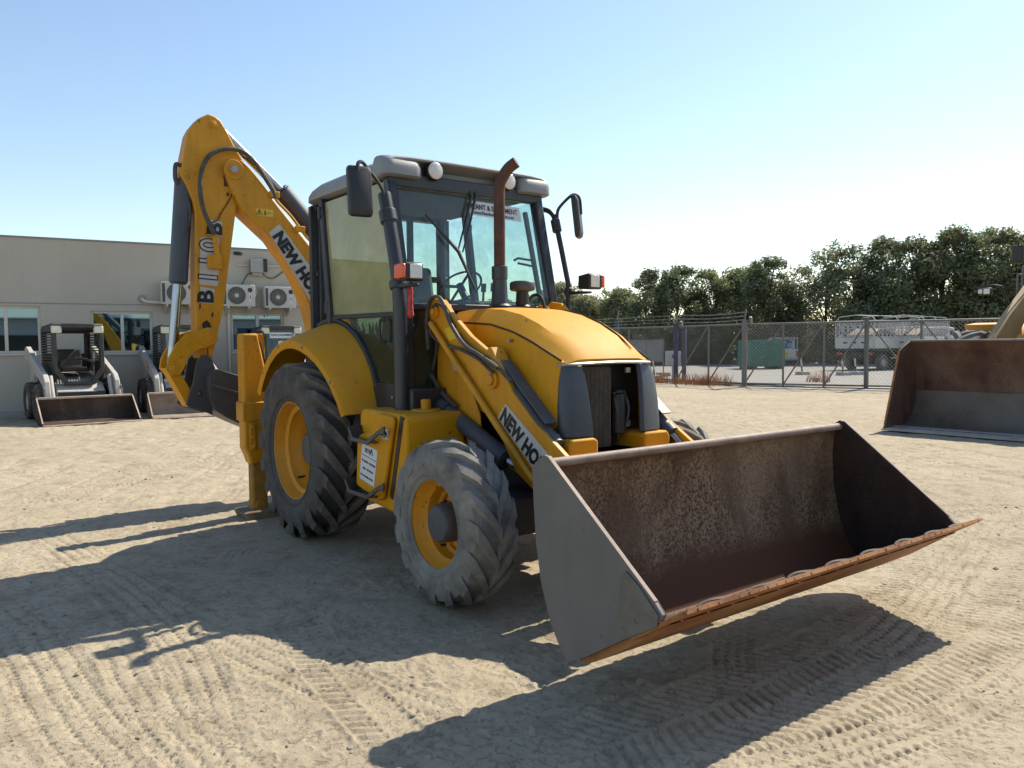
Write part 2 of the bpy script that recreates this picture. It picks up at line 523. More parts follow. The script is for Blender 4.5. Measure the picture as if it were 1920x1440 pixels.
CX, CY = 6.05, -3.42
def ground_height(X, Y, tracks=True):
    rc = np.hypot(X-CX, Y-CY)
    far = np.clip((34-rc)/20, 0, 1)
    H = 0.034*fbm(X, Y, 0.45, 3, 1)+0.022*fbm(X, Y, 1.7, 3, 5)
    crust = np.clip(0.55+2.4*fbm(X, Y, 0.7, 3, 21), 0.12, 1.15)
    wx, wy = X+0.10*fbm(X, Y, 4, 2, 71), Y+0.10*fbm(X, Y, 4, 2, 72)
    rg = 0.5-np.abs(fbm(wx, wy, 4.2, 3, 11))*2.2           # sharp little ridges
    rf = 0.5-np.abs(fbm(wx*1.3, wy*0.8, 13, 2, 12))*2.0
    pit = np.clip((fbm(wx*0.8, wy*1.25, 10, 3, 91)-0.10)*9, 0, 1)+np.clip((fbm(wx*1.2, wy*0.8, 21, 2, 92)-0.13)*9, 0, 1)
    H = H+crust*(0.010*rg+0.007*rf+0.006*fbm(X, Y, 30, 2, 41)-0.0045*pit)
    clod = np.clip(fbm(X, Y, 15, 2, 81)-0.20, 0, 1)*np.clip(fbm(X, Y, 1.1, 2, 82)*4, 0, 1)
    H = H+0.08*clod
    st = fbm(X*0.25+Y*0.1, Y*2.2-X*0.4, 1.9, 3, 51)
    s2 = np.clip((fbm(X*0.5-Y*0.35, Y*3.5+X*2.0, 1.6, 3, 55)-0.06)*6, 0, 1)
    H = H+(0.026*st-0.018*s2)*np.clip((rc-6)/5, 0, 1)
    if tracks:
        for i, (p, w, k) in enumerate(TRACKS):
            H = track_height(X, Y, H, p, w, k, 60+i)
    # the sand is pressed flat where wheels and feet stand
    for wx, wy, rr in ((0, -0.9, 0.5), (0, 0.9, 0.5), (2.16, -0.95, 0.4), (2.16, 0.95, 0.4), (-0.95, -1.0, 0.35), (-0.95, 1.0, 0.35)):
        q = np.clip(np.hypot(X-wx, Y-wy)/rr-0.4, 0, 1)
        H = H*q
    return (H-0.004)*far

yaw = math.atan2(0.60115, -0.79757)
th = np.concatenate([np.linspace(yaw-0.80, yaw+0.80, 1000), np.linspace(yaw+0.80, yaw-0.80+2*math.pi, 92)[1:-1]])
rr = np.concatenate([np.geomspace(0.6, 2.4, 24), np.geomspace(2.4, 9, 440)[1:], np.geomspace(9, 16, 110)[1:], np.geomspace(16, 70, 70)[1:], [110, 200, 380]])
TT, RRR = np.meshgrid(th, rr)
GX, GY = (CX+RRR*np.cos(TT)).ravel(), (CY+RRR*np.sin(TT)).ravel()
GZ = ground_height(GX, GY)
nt_, nr_ = len(th), len(rr)
verts = np.concatenate([np.stack([GX, GY, GZ], 1), [[CX, CY, 0.0]]])
i_, k_ = np.meshgrid(np.arange(nr_-1), np.arange(nt_), indexing='ij')
k2 = (k_+1) % nt_
quads = np.stack([i_*nt_+k_, (i_+1)*nt_+k_, (i_+1)*nt_+k2, i_*nt_+k2], -1).reshape(-1, 4)
kk = np.arange(nt_)
tris = np.stack([np.full(nt_, nr_*nt_), kk, (kk+1) % nt_], 1)
me = bpy.data.meshes.new('ground')
me.vertices.add(len(verts))
me.vertices.foreach_set('co', verts.astype(np.float32).ravel())
loops = np.concatenate([quads.ravel(), tris.ravel()]).astype(np.int32)
me.loops.add(len(loops))
me.loops.foreach_set('vertex_index', loops)
starts = np.concatenate([np.arange(len(quads))*4, len(quads)*4+np.arange(len(tris))*3]).astype(np.int32)
me.polygons.add(len(starts))
me.polygons.foreach_set('loop_start', starts)
me.polygons.foreach_set('use_smooth', np.ones(len(starts), dtype=bool))
me.update(calc_edges=True)
ground = bpy.data.objects.new('ground', me)
col.objects.link(ground)
ground['kind'] = 'structure'
m, nt, b = nodes('sand')
big = noise(nt, 0.5, 5, 0.6)
mid = noise(nt, 4, 6, 0.65)
c = mixc(nt, ramp(nt, big, [(0.35, 0.0), (0.68, 1.0)]), (0.415, 0.352, 0.256), (0.352, 0.298, 0.215))
c = mixc(nt, ramp(nt, mid, [(0.48, 0.0), (0.74, 0.7)]), c, (0.215, 0.175, 0.122))
grain = noise(nt, 130, 4, 0.7)
c = mixc(nt, ramp(nt, grain, [(0.58, 0.0), (0.72, 0.55)]), c, (0.145, 0.119, 0.086))
c = mixc(nt, ramp(nt, noise(nt, 60, 3, 0.6), [(0.63, 0.0), (0.72, 0.5)]), c, (0.396, 0.356, 0.284))
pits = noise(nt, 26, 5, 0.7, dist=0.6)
c = mixc(nt, mult(nt, ramp(nt, pits, [(0.58, 0.0), (0.66, 0.55)]), ramp(nt, noise(nt, 2.2, 4, 0.6), [(0.38, 0.15), (0.62, 1.0)])), c, (0.18, 0.148, 0.105))  # dark grit, plus pit shade painted into the sand colour
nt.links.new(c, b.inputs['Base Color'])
b.inputs['Roughness'].default_value = 0.95
b.inputs['Specular IOR Level'].default_value = 0.1
hh_ = mult(nt, mult(nt, mixc(nt, 0.45, noise(nt, 38, 6, 0.75), grain), 0.6), mult(nt, ramp(nt, pits, [(0.55, 0.0), (0.62, 1.0)]), 0.22), 'SUBTRACT')
bump(nt, b, hh_, 0.9, 0.020)
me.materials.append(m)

# loose clods and stones on the sand
rng = random.Random(3)
STONE = surf('stone', (0.26, 0.225, 0.17), 0.9, var=0.25, vscale=20, bmp=0.2)
sb = MB()
cnt = 0
ico = bmesh.new()
bmesh.ops.create_icosphere(ico, subdivisions=1, radius=1)
iv = [v.co.copy() for v in ico.verts]
ifc = [[v.index for v in f.verts] for f in ico.faces]
ico.free()
sx_, sy_, sr_ = [], [], []
for i in range(1700):
    a = yaw+rng.uniform(-0.72, 0.72)
    d = 1.5+10*rng.random()**1.5
    sx_.append(CX+d*math.cos(a)); sy_.append(CY+d*math.sin(a)); sr_.append(0.003+0.010*rng.random()**6*(1+d*0.06)+0.0003*d)
hz = ground_height(np.array(sx_), np.array(sy_), False)
for x, y, z, r_ in zip(sx_, sy_, hz, sr_):
    q = [(x+v.x*r_*rng.uniform(.7, 1.3), y+v.y*r_*rng.uniform(.7, 1.3), z+r_*0.15+v.z*r_*rng.uniform(.4, .8)) for v in iv]
    sb.add(q, ifc)
o = sb.build('loose_stones', STONE, smooth=0)
o['kind'] = 'stuff'
tag(o, 'small loose pale stones and clods scattered over the sand', 'stones')

# ------------------------------------------------------------------ building along the back left
WX, WY, WA = -15.019, -1.936, R(84.1)
WALL = surf('render_wall', (0.42, 0.392, 0.335), 0.85, var=0.05, vscale=0.8, dust=0.12, dscale=1.2, bmp=0.06, bscale=80, streak=0.09)
ALU = surf('window_frame_white', (0.52, 0.50, 0.44), 0.5, var=0.05)
CONC = surf('pale_concrete', (0.30, 0.285, 0.255), 0.9, var=0.15, bmp=0.2)
ROOFEDGE = surf('parapet_cap', (0.20, 0.205, 0.21), 0.6)
m, nt, b = nodes('tinted_window')
b.inputs['Base Color'].default_value = (0.17, 0.26, 0.34, 1)
b.inputs['Metallic'].default_value = 1.0
b.inputs['Roughness'].default_value = 0.02
WGLASS = m
bld = thing('office_building', 'low beige rendered office building with tinted sliding windows behind the skid steers', 'building', (WX, WY, 0), WA)
# wall local frame: x runs along the wall, y is inward (away from the yard), z up
wins = [[(-0.485,2.484),(0.85,1.412)], [(1.875,2.389),(3.205,1.394)], [(5.05,2.379),(6.39,1.578)], ]
wins = [(a[0], b_[0], b_[1], a[1]) for a, b_ in wins]
wins[2] = (wins[2][0], wins[2][1], wins[1][2], wins[2][3])
wins.insert(0, (wins[0][0]-3.3, wins[0][0]-1.4, wins[0][2], wins[0][3]))
L0, L1, HT = -16.0, [(8.12,2.227)][0][0], 4.02
w = MB()
cuts = [L0]+[q for a in wins for q in (a[0], a[1])]+[L1]
for i in range(0, len(cuts), 2):
    w.box(cuts[i], cuts[i+1], 0, 0.25, 0, HT)
for a in wins:
    w.box(a[0], a[1], 0, 0.25, 0, a[2])
    w.box(a[0], a[1], 0, 0.25, a[3], HT)
w.box(L0, L0+0.25, 0.25, 9, 0, HT)
w.box(L1-0.25, L1, 0.25, 9, 0, HT)
w.box(L0+0.25, L1-0.25, 8.75, 9, 0, HT)
w.build('wall', WALL, bld, smooth=0)
MB().box(L0+0.25, L1-0.25, 0.25, 8.75, HT-0.5, HT-0.35).build('roof', CONC, bld, smooth=0)
MB().box(L0-0.02, L1+0.02, -0.03, 0.28, HT, HT+0.035).build('parapet_cap', ROOFEDGE, bld)
s0 = wins[1][3]+0.06
MB().box(L0, L1, -0.012, -0.001, s0, s0+0.015).build('wall_joint', ROOFEDGE, bld)
MB().box(L0, L1, -0.65, -0.01, -0.05, 0.10).build('base_kerb', CONC, bld, bevel=0.02)
for a in wins:
    f = MB()
    t = 0.055
    f.box(a[0], a[1], 0.06, 0.16, a[2], a[2]+t).box(a[0], a[1], 0.06, 0.16, a[3]-t, a[3])
    f.box(a[0], a[0]+t, 0.061, 0.159, a[2]+t, a[3]-t).box(a[1]-t, a[1], 0.061, 0.159, a[2]+t, a[3]-t)
    mid = (a[0]+a[1])/2
    f.box(mid-0.035, mid+0.035, 0.055, 0.162, a[2]+t, a[3]-t)
    fo = f.build('window', ALU, bld, bevel=0.004)
    for p0, p1 in ((a[0]+t, mid-0.035), (mid+0.035, a[1]-t)):
        MB().box(p0, p1, 0.10, 0.112, a[2]+t, a[3]-t).build('pane', WGLASS, fo, smooth=0)
    MB().box(a[0]-0.03, a[1]+0.03, -0.04, 0.10, a[2]-0.05, a[2]-0.002).build('sill', ALU, fo, bevel=0.005)
    MB().box(a[0]-0.2, a[1]+0.2, 0.26, 0.30, a[2]-0.2, a[3]+0.2).build('blind', DARK, fo, smooth=0)
tb = [(4.654,3.812),(5.03,3.834),(4.651,3.681)]
MB().box(tb[0][0], tb[1][0]+1.0, 2.2, 3.0, HT-0.35, tb[0][1]).build('rooftop_block', WALL, bld, bevel=0.01)

# air conditioner outdoor units hung on the wall
ACW = surf('ac_casing', (0.48, 0.47, 0.43), 0.5, var=0.05, dust=0.15)
ACD = surf('ac_grille_dark', (0.06, 0.06, 0.06), 0.6)
BADGE = surf('dark_blue_badge', (0.015, 0.02, 0.08), 0.4)
def place_wall(o, s, z=0.0, out=0.0):
    d = Vector((math.cos(WA), math.sin(WA), 0))
    n = Vector((math.sin(WA), -math.cos(WA), 0))
    o.location = Vector((WX, WY, z))+d*s+n*out
    o.rotation_euler = (0, 0, WA)
def make_ac(label):
    t = thing('air_conditioner', label, 'air conditioner', group='outdoor air conditioner units on the office wall')
    MB().box(0, 0.80, -0.36, -0.06, 0, 0.55).build('casing', ACW, t, bevel=0.012)
    c = (0.34, -0.362, 0.275)
    MB().lathe([(0.235, -0.362), (0.235, -0.376), (0.222, -0.376), (0.222, -0.355)], (c[0], 0, c[2]), 'y', 40).build('fan_ring', ACW, t)
    MB().cyl((c[0], -0.361, c[2]), (c[0], -0.364, c[2]), 0.224, n=40).build('fan_recess', ACD, t, smooth=0)
    fan = MB()
    for k in range(28):
        a = 2*math.pi*k/28
        fan.tube([(c[0]+0.06*math.cos(a), -0.369, c[2]+0.06*math.sin(a)), (c[0]+0.145*math.cos(a+0.14), -0.371, c[2]+0.145*math.sin(a+0.14)), (c[0]+0.222*math.cos(a+0.2), -0.369, c[2]+0.222*math.sin(a+0.2))], 0.0032, 4)
    fan.build('fan_grille', STEEL, t)
    MB().cyl((c[0], -0.365, c[2]), (c[0], -0.378, c[2]), 0.055, 0.05, n=24).build('fan_hub', ACW, t, bevel=0.004)
    MB().box(0.02, 0.085, -0.364, -0.35, 0.05, 0.50).build('coil_slot', ACD, t)
    MB().lathe([(0.0, -0.3655), (0.058, -0.3655), (0.058, -0.36)], (0.67, 0, 0.42), 'y', 24).build('badge', BADGE, t, smooth=0)
    MB().box(0.645, 0.70, -0.3635, -0.36, 0.13, 0.33).build('label_plate', WCLEAN, t, smooth=0)
    MB().box(0.663, 0.682, -0.3645, -0.3634, 0.19, 0.29).build('label_print', INK, t, smooth=0)
    for sx in (0.10, 0.62):
        MB().box(sx, sx+0.05, -0.40, 0.0, -0.045, -0.002).prism([(-0.38, -0.046), (-0.02, -0.046), (-0.02, -0.22)], 'x', sx+0.015, sx+0.035).build('bracket', ACW, t)
    return t
acs = [(3.373,2.562),(4.787,2.535),(5.823,2.512)]
labels = ['white outdoor air conditioner on the wall behind the hoe cylinder, leftmost of three',
          'white outdoor air conditioner seen beside the dipper arm, middle of three',
          'white outdoor air conditioner on the wall nearest the cab, rightmost of three']
ac0 = make_ac(labels[0])
place_wall(ac0, acs[0][0], acs[0][1])
for (s, z), lb in zip(acs[1:], labels[1:]):
    c_ = copy_tree(ac0)
    c_['label'] = lb
    place_wall(c_, s, z)
# pipes from the wall to the units, junction box, round vent, camera
PIPE = surf('pipe_lagging', (0.55, 0.52, 0.46), 0.8, var=0.1, dust=0.2)
pp = [(2.982,2.701),(3.086,2.626),(3.384,2.605)]
pt = thing('wall_pipe', 'lagged pipe running from a wall hole to the left air conditioner', 'pipe')
place_wall(pt, 0)
MB().tube(smooth_path([(pp[0][0], 0.0, pp[0][1]), (pp[0][0], -0.12, pp[0][1]-0.03), (pp[1][0], -0.15, pp[1][1]), (pp[2][0], -0.18, pp[2][1]), (pp[2][0]+0.15, -0.2, pp[2][1])]), 0.035, 8).build('pipe', PIPE, pt)
MB().cyl((pp[0][0], 0.0, pp[0][1]), (pp[0][0], -0.02, pp[0][1]), 0.10, 0.085, 16).build('collar', CONC, pt)
pc = [(5.528,2.921)][0]
pt = thing('hanging_cable_coil', 'coil of pale pipe hanging beside the middle air conditioner', 'pipe')
place_wall(pt, pc[0], pc[1])
MB().tube([(0.14*math.cos(a*0.4), -0.10-0.03*math.sin(a*0.13), 0.17*math.sin(a*0.4)) for a in range(34)], 0.022, 6).build('coil', PIPE, pt)
MB().box(-0.03, 0.03, -0.10, 0.0, 0.10, 0.14).build('hook', STEEL, pt)
jb = [(5.522,3.757),(5.906,3.416),(5.239,3.608),(6.536,3.623),(5.319,3.094)]
jt = thing('floodlight_box', 'grey metal floodlight box fixed high on the office wall', 'floodlight')
place_wall(jt, 0)
MB().box(jb[0][0], jb[1][0], -0.22, -0.04, jb[1][1], jb[0][1]).build('housing', STEEL, jt, bevel=0.01)
MB().box(jb[1][0]-0.06, jb[1][0]+0.03, -0.25, -0.02, jb[1][1]+0.02, jb[0][1]+0.02).build('side_plate', BLACK, jt, bevel=0.004)
MB().box(jb[0][0]+0.05, jb[1][0]-0.08, -0.16, -0.06, jb[1][1]-0.07, jb[1][1]-0.001).build('bracket', STEEL, jt)
MB().tube([(jb[2][0], -0.03, jb[2][1]), (jb[3][0]+0.4, -0.03, jb[3][1])], 0.022, 8).build('conduit', PIPE, jt)
MB().tube(smooth_path([(jb[0][0]+0.1, -0.1, jb[1][1]), (jb[0][0]-0.05, -0.05, jb[1][1]-0.05), (jb[4][0], -0.04, jb[4][1])]), 0.012, 6).tube(smooth_path([(jb[1][0]-0.1, -0.1, jb[1][1]), (jb[1][0]+0.2, -0.04, jb[1][1]-0.12), (jb[3][0], -0.03, jb[3][1]-0.03)]), 0.012, 6).build('cable', BLACK, jt)
vt = [(4.087,3.663),(5.427,4.23)]
v1 = thing('wall_vent', 'small round vent cover high on the office wall', 'vent')
place_wall(v1, vt[0][0], vt[0][1])
MB().lathe([(0.0, -0.09), (0.085, -0.09), (0.10, -0.07), (0.10, 0.0)], (0, 0, 0), 'y', 24).build('cover', WALL, v1)
MB().lathe([(0.105, -0.02), (0.12, -0.015), (0.12, 0.0)], (0, 0, 0), 'y', 24).build('flange', CONC, v1)
v2 = thing('security_camera', 'small dark security camera at the office roof edge', 'camera')
place_wall(v2, [(5.171,4.012)][0][0]+0.0, HT-0.12)
MB().cyl((0, -0.08, 0), (0.1, -0.30, -0.03), 0.05, 0.05, 14).build('housing', BLACK, v2, bevel=0.006)
MB().tube([(0, 0, 0.03), (0, -0.1, 0.03), (0, -0.12, 0)], 0.02, 6).build('arm', STEEL, v2)
dp = [(4.862,2.201)][0][0]
d1 = tag(MB().tube([(0, -0.05, 0.1), (0, -0.05, 2.6)], 0.035, 10).build('drain_pipe', ALU), 'slim pale drain pipe on the office wall behind the dipper', 'pipe')
place_wall(d1, dp+0.12)

# ------------------------------------------------------------------ yard gate and fence
GALV = surf('galvanised_steel', (0.125, 0.13, 0.13), 0.55, metal=0.35, var=0.15, dust=0.2)
WIRE = surf('fence_wire', (0.26, 0.265, 0.26), 0.55, metal=0.2, var=0.15)
BLUEP = surf('dark_blue_post_paint', (0.014, 0.020, 0.075), 0.5, var=0.2, dust=0.10)
GP = [(-16.984,19.515),(-14.022,19.456),(-10.671,19.082),(-7.051,20.393),(-2.838,21.993)]
GHT = 2.12
def chain(mb, A, B, z0, z1, pitch=0.115, r_=0.0032):
    A, B = Vector((A[0], A[1], 0)), Vector((B[0], B[1], 0))
    L = (B-A).length
    u = (B-A)/L
    h = z1-z0
    n = int((L+h)/pitch)
    for sgn in (1, -1):
        for i in range(n+1):
            s_a = i*pitch-h
            a0, b0 = (s_a, 0.0), (s_a+h, h)
            lo = max(0.0, -s_a)
            hi = min(h, L-s_a)
            if hi-lo < 0.05:
                continue
            p, q = (s_a+lo, lo), (s_a+hi, hi)
            if sgn < 0:
                p, q = (L-p[0], p[1]), (L-q[0], q[1])
            mb.tube([A+u*p[0]+Vector((0, 0, z0+p[1])), A+u*q[0]+Vector((0, 0, z0+q[1]))], r_, 3, cap=False)
def gate_leaf(A, B, name, label, cat, npan, braces, bottom=True, group=None):
    A, B = Vector((A[0], A[1], 0)), Vector((B[0], B[1], 0))
    L = (B-A).length
    u = (B-A)/L
    t = thing(name, label, cat, A, math.atan2(u.y, u.x), group)
    f = MB()
    f.tube([(0, 0, GHT), (L, 0, GHT)], 0.032, 8)
    f.build('top_rail', GALV, t)
    MB().tube([(0, 0, 0.12), (L, 0, 0.12)], 0.028, 8).build('bottom_rail', GALV, t)
    MB().box(0, L, -0.035, 0.035, 0.02, 0.055).build('track_rail', GALV, t)
    for k in range(npan+1):
        MB().tube([(L*k/npan, 0, 0.055), (L*k/npan, 0, GHT)], 0.034, 8).build('upright', GALV, t)
    for k in range(npan):
        x0, x1 = L*k/npan+0.03, L*(k+1)/npan-0.03
        if braces[k] == '/':
            MB().tube([(x0, 0.0, 0.14), (x1, 0.0, GHT-0.03)], 0.026, 8).build('brace', GALV, t)
        elif braces[k] == '\\':
            MB().tube([(x0, 0.0, GHT-0.03), (x1, 0.0, 0.14)], 0.026, 8).build('brace', GALV, t)
    for k in range(int(L/0.55)):
        pass
    mb = MB()
    chain(mb, (0, 0), (L, 0), 0.14, GHT-0.02)
    w_ = mb.build('wire_mesh', WIRE, t, smooth=0, kind='stuff')
    w_.location = (0, 0.03, 0)
    return t, L
mid2 = GP[2]
gate_leaf(GP[1], GP[2], 'sliding_gate', 'chain-link gate panel between the dark blue post and the middle gate post', 'gate', 2, '//')
gate_leaf(GP[2], GP[3], 'sliding_gate', 'long chain-link gate leaf with diagonal braces in front of the parked pickup', 'gate', 3, '///')
gate_leaf(GP[3], GP[4], 'sliding_gate', 'chain-link gate leaf running behind the wheel loader bucket', 'gate', 3, '\\\\\\')
# the fixed fence left of the gate, partly hidden by the hood
far0 = [(-32.656,18.334)][0]
gate_leaf(far0, GP[1], 'boundary_fence', 'chain-link boundary fence left of the gate, partly behind the hood', 'fence', 8, '        ')
def post(p, h, r_, m, name, label, wheel=False, arm=True):
    t = thing(name, label, 'post', (p[0], p[1], 0), WA+R(35))
    MB().box(-r_, r_, -r_, r_, -0.1, h).build('post', m, t, bevel=0.01)
    MB().box(-r_-0.012, r_+0.012, -r_-0.012, r_+0.012, h, h+0.03).build('cap', m, t, bevel=0.006)
    MB().box(-r_*2, r_*2, -r_*2, r_*2, -0.05, 0.03).build('base_plate', CONC, t)
    if wheel:
        MB().lathe([(0.0, -0.12), (0.13, -0.12), (0.14, -0.10), (0.14, -0.03), (0.0, -0.03)], (0.0, -0.12, h+0.02), 'y', 20).build('guide_roller', GALV, t)
    if arm:
        MB().tube([(0, 0, h), (0.28, 0.0, h+0.42)], 0.03, 8).build('wire_arm', GALV, t)
    return t
off = lambda p, d: (p[0]+d*0.6, p[1]-d*0.8)
post(off(GP[1], 0.10), GHT+0.05, 0.075, BLUEP, 'gate_post', 'dark blue gate post with a guide roller at the left of the gate', True)
pq = [(-14.041,19.929)][0]
post(pq, GHT, 0.075, BLUEP, 'gate_post', 'second dark blue post just behind the roller post', False, False)
post(off(GP[2], 0.12), GHT+0.1, 0.08, GALV, 'gate_post', 'grey gate post with a round guide roller in the middle of the gate', True)
post(off(GP[3], -0.15), GHT+0.1, 0.07, GALV, 'gate_post', 'grey meeting post where the two gate leaves close', False, False)
fp = [(-17.52,19.801)][0]
post(fp, GHT+0.35, 0.07, BLUEP, 'fence_post', 'dark blue fence post rising just above the yellow hood', False)
bw = MB()
for k in range(3):
    z = GHT+0.16+0.13*k
    o_ = 0.1*k
    for A_, B_ in ((far0, GP[1]), (GP[1], GP[2]), ):
        pts = []
        for i in range(25):
            t_ = i/24
            pts.append((A_[0]+(B_[0]-A_[0])*t_+o_*0.5, A_[1]+(B_[1]-A_[1])*t_+o_*0.3, z-0.05*math.sin(math.pi*t_)))
        bw.tube(pts, 0.008, 4)
        for i in range(60):
            q = i/60
            x, y = A_[0]+(B_[0]-A_[0])*q+o_*0.5, A_[1]+(B_[1]-A_[1])*q+o_*0.3
            zz = z-0.05*math.sin(math.pi*q)
            bw.tube([(x-0.02, y, zz-0.025), (x+0.02, y, zz+0.025)], 0.005, 3)
tag(bw.build('barbed_wire', WIRE), 'three strands of barbed wire above the fence and gate', 'barbed wire')
sl = [(-10.442,18.888),(-6.893,20.105),(-2.719,21.652)]
slb = MB()
for A_, B_ in ((sl[0], sl[1]), (sl[1], sl[2])):
    d_ = Vector((B_[0]-A_[0], B_[1]-A_[1], 0)).normalized()
    n_ = Vector((d_.y, -d_.x, 0))
    a, b2 = Vector((*A_, 0)), Vector((*B_, 0))
    slb.add([a-n_*0.5+Vector((0, 0, -.1)), b2-n_*0.5+Vector((0, 0, -.1)), b2+n_*0.45+Vector((0, 0, -.1)), a+n_*0.45+Vector((0, 0, -.1)),
             a-n_*0.5+Vector((0, 0, .02)), b2-n_*0.5+Vector((0, 0, .02)), b2+n_*0.45+Vector((0, 0, .02)), a+n_*0.45+Vector((0, 0, .02))],
            [(0,3,2,1),(4,5,6,7),(0,1,5,4),(1,2,6,5),(2,3,7,6),(3,0,4,7)])
so = slb.build('gate_sill', CONC)
so['kind'] = 'structure'
# gravel road beyond the gate
ROADM = surf('gravel_road', (0.20, 0.195, 0.185), 0.95, var=0.18, vscale=1.5, dust=0.3, dscale=0.6, bmp=0.3, bscale=30)
rd = [(-23.574,17.09),(-14.163,20.597),(-11.31,20.062),(-7.642,21.935),(0.317,26.342),(-1.936,85.62),(-61.754,31.238)]
so = MB().add([(x, y, 0.012) for x, y in rd], [tuple(range(len(rd)))]).build('road', ROADM, smooth=0)
so['kind'] = 'structure'

# dry reddish weeds by the gate
WEED = surf('dry_weed', (0.42, 0.20, 0.085), 0.9, var=0.3, vscale=3)
rng = random.Random(11)
for i, (px, dep, n, wd, lb) in enumerate(((1228, 31.0, 130, 0.8, 'clump of dry reddish weeds left of the blue gate post'), (1300, 30.3, 170, 0.9, 'clump of dry reddish weeds at the foot of the gate panel'), (1345, 29.6, 120, 0.7, 'clump of dry reddish weeds before the middle gate post'), (1530, 30.5, 70, 0.5, 'pale dry weed tuft behind the long gate leaf'))):
    pass
WEEDS = [(-14.85,19.188),(-12.974,19.184),(-11.935,19.234),(-10.624,23.462)]
for (x, y), n, wd, lb in zip(WEEDS, (150, 200, 130, 80), (0.8, 0.9, 0.7, 0.5), ('clump of dry reddish weeds left of the blue gate post', 'clump of dry reddish weeds at the foot of the gate panel', 'clump of dry reddish weeds before the middle gate post', 'pale dry weed tuft behind the long gate leaf')):
    mb = MB()
    for k in range(n):
        a, r_ = rng.uniform(0, 6.28), wd*math.sqrt(rng.random())
        bx, by = r_*math.cos(a), r_*math.sin(a)*0.6
        h = rng.uniform(0.12, 0.45)
        lx, ly = rng.uniform(-.15, .15), rng.uniform(-.15, .15)
        mb.tube([(bx, by, 0), (bx+lx*0.5, by+ly*0.5, h*0.6), (bx+lx, by+ly, h)], [0.012, 0.009, 0.003], 3)
    o = mb.build('dry_weeds', WEED, smooth=0)
    o.location = (x, y, 0.0)
    tag(o, lb, 'weeds')

# ------------------------------------------------------------------ trees beyond the gate
BARK = surf('bark', (0.10, 0.075, 0.05), 0.9, var=0.3, vscale=6, bmp=0.5, bscale=25)
def leafmat(name, base):
    m, nt, b = nodes(name)
    nt.nodes.remove(b)
    out = [n for n in nt.nodes if n.type == 'OUTPUT_MATERIAL'][0]
    c = ramp(nt, noise(nt, 0.9, 3, 0.6), [(0.35, tuple(k*0.7 for k in base)), (0.65, tuple(k*1.35 for k in base))])
    d = nt.nodes.new('ShaderNodeBsdfDiffuse')
    t = nt.nodes.new('ShaderNodeBsdfTranslucent')
    g = nt.nodes.new('ShaderNodeBsdfGlossy')
    g.inputs['Roughness'].default_value = 0.45
    g.inputs['Color'].default_value = (0.5, 0.5, 0.5, 1)
    a, b2 = nt.nodes.new('ShaderNodeMixShader'), nt.nodes.new('ShaderNodeMixShader')
    a.inputs[0].default_value = 0.48
    b2.inputs[0].default_value = 0.08
    nt.links.new(c, d.inputs[0]); nt.links.new(c, t.inputs[0])
    nt.links.new(d.outputs[0], a.inputs[1]); nt.links.new(t.outputs[0], a.inputs[2])
    nt.links.new(a.outputs[0], b2.inputs[1]); nt.links.new(g.outputs[0], b2.inputs[2])
    nt.links.new(b2.outputs[0], out.inputs[0])
    return m
LEAF = [leafmat('leaf_dark_green', (0.160, 0.180, 0.090)), leafmat('leaf_olive_green', (0.245, 0.250, 0.135)), leafmat('leaf_mid_green', (0.205, 0.225, 0.105))]
def tree_mesh(seed, h, w, dens, base=0.12):
    r_ = random.Random(seed)
    tk = MB()
    top = Vector((r_.uniform(-.3, .3), r_.uniform(-.3, .3), h*0.8))
    tk.tube(smooth_path([(0, 0, -0.2), (0.1, 0.05, h*0.25), (top.x*0.6, top.y*0.6, h*0.5), top], 4), [0.16*(1-0.05*i) for i in range(13)], 7)
    clumps = []
    for i in range(58):
        z = h*(base+(0.99-base)*r_.random())
        prof = math.sin(math.pi*min(1, max(0, (z/h-base+0.10)/(1.08-base+0.10)))**0.8)
        a = r_.uniform(0, 6.283)
        q = w*0.5*prof*math.sqrt(r_.uniform(0.12, 1.0))
        c = Vector((q*math.cos(a), q*math.sin(a), z))
        clumps.append((c, r_.uniform(0.35, 0.75)*w/4.2*(0.75 if z > h*0.8 else 1)))
        if i % 2 == 0:
            s = Vector((0.05, 0.02, h*0.2))+(top-Vector((0, 0, h*0.2)))*max(0, (z/h-0.25))*0.8
            tk.tube([s, (s+c)/2+Vector((0, 0, 0.15)), c], [0.05, 0.035, 0.012], 5)
    for i in range(5):
        a = r_.uniform(0, 6.283); q = w*0.30*r_.random()
        clumps.append((Vector((q*math.cos(a), q*math.sin(a), h*r_.uniform(0.93, 1.02))), 0.30*w/4.2))
    lf = MB()
    vs, fs = [], []
    for c, rad in clumps:
        n = int(dens*(rad/0.5)**2)
        for k in range(n):
            d = Vector((r_.gauss(0, 1), r_.gauss(0, 1), r_.gauss(0, 0.85)))
            d = d.normalized()*rad*(r_.random()**0.45)*1.15
            p = c+d
            s = r_.uniform(0.06, 0.125)
            u = Vector((r_.gauss(0, 1), r_.gauss(0, 1), r_.gauss(0, 0.7))).normalized()
            v = u.orthogonal().normalized()
            v = (Quaternion(u, r_.uniform(0, 6.28)) @ v)
            b = len(vs)
            vs += [p-u*s*1.3, p+v*s*0.62, p+u*s*1.3, p-v*s*0.62]
            fs.append((b, b+1, b+2, b+3))
    lf.add(vs, fs)
    return tk, lf
variants = [(31, 8.0, 5.8, 165, 0.0), (32, 7.5, 5.0, 175, 0.0), (33, 8.0, 5.0, 75, 0.02), (34, 7.0, 6.0, 170, 0.0)]
TV = []
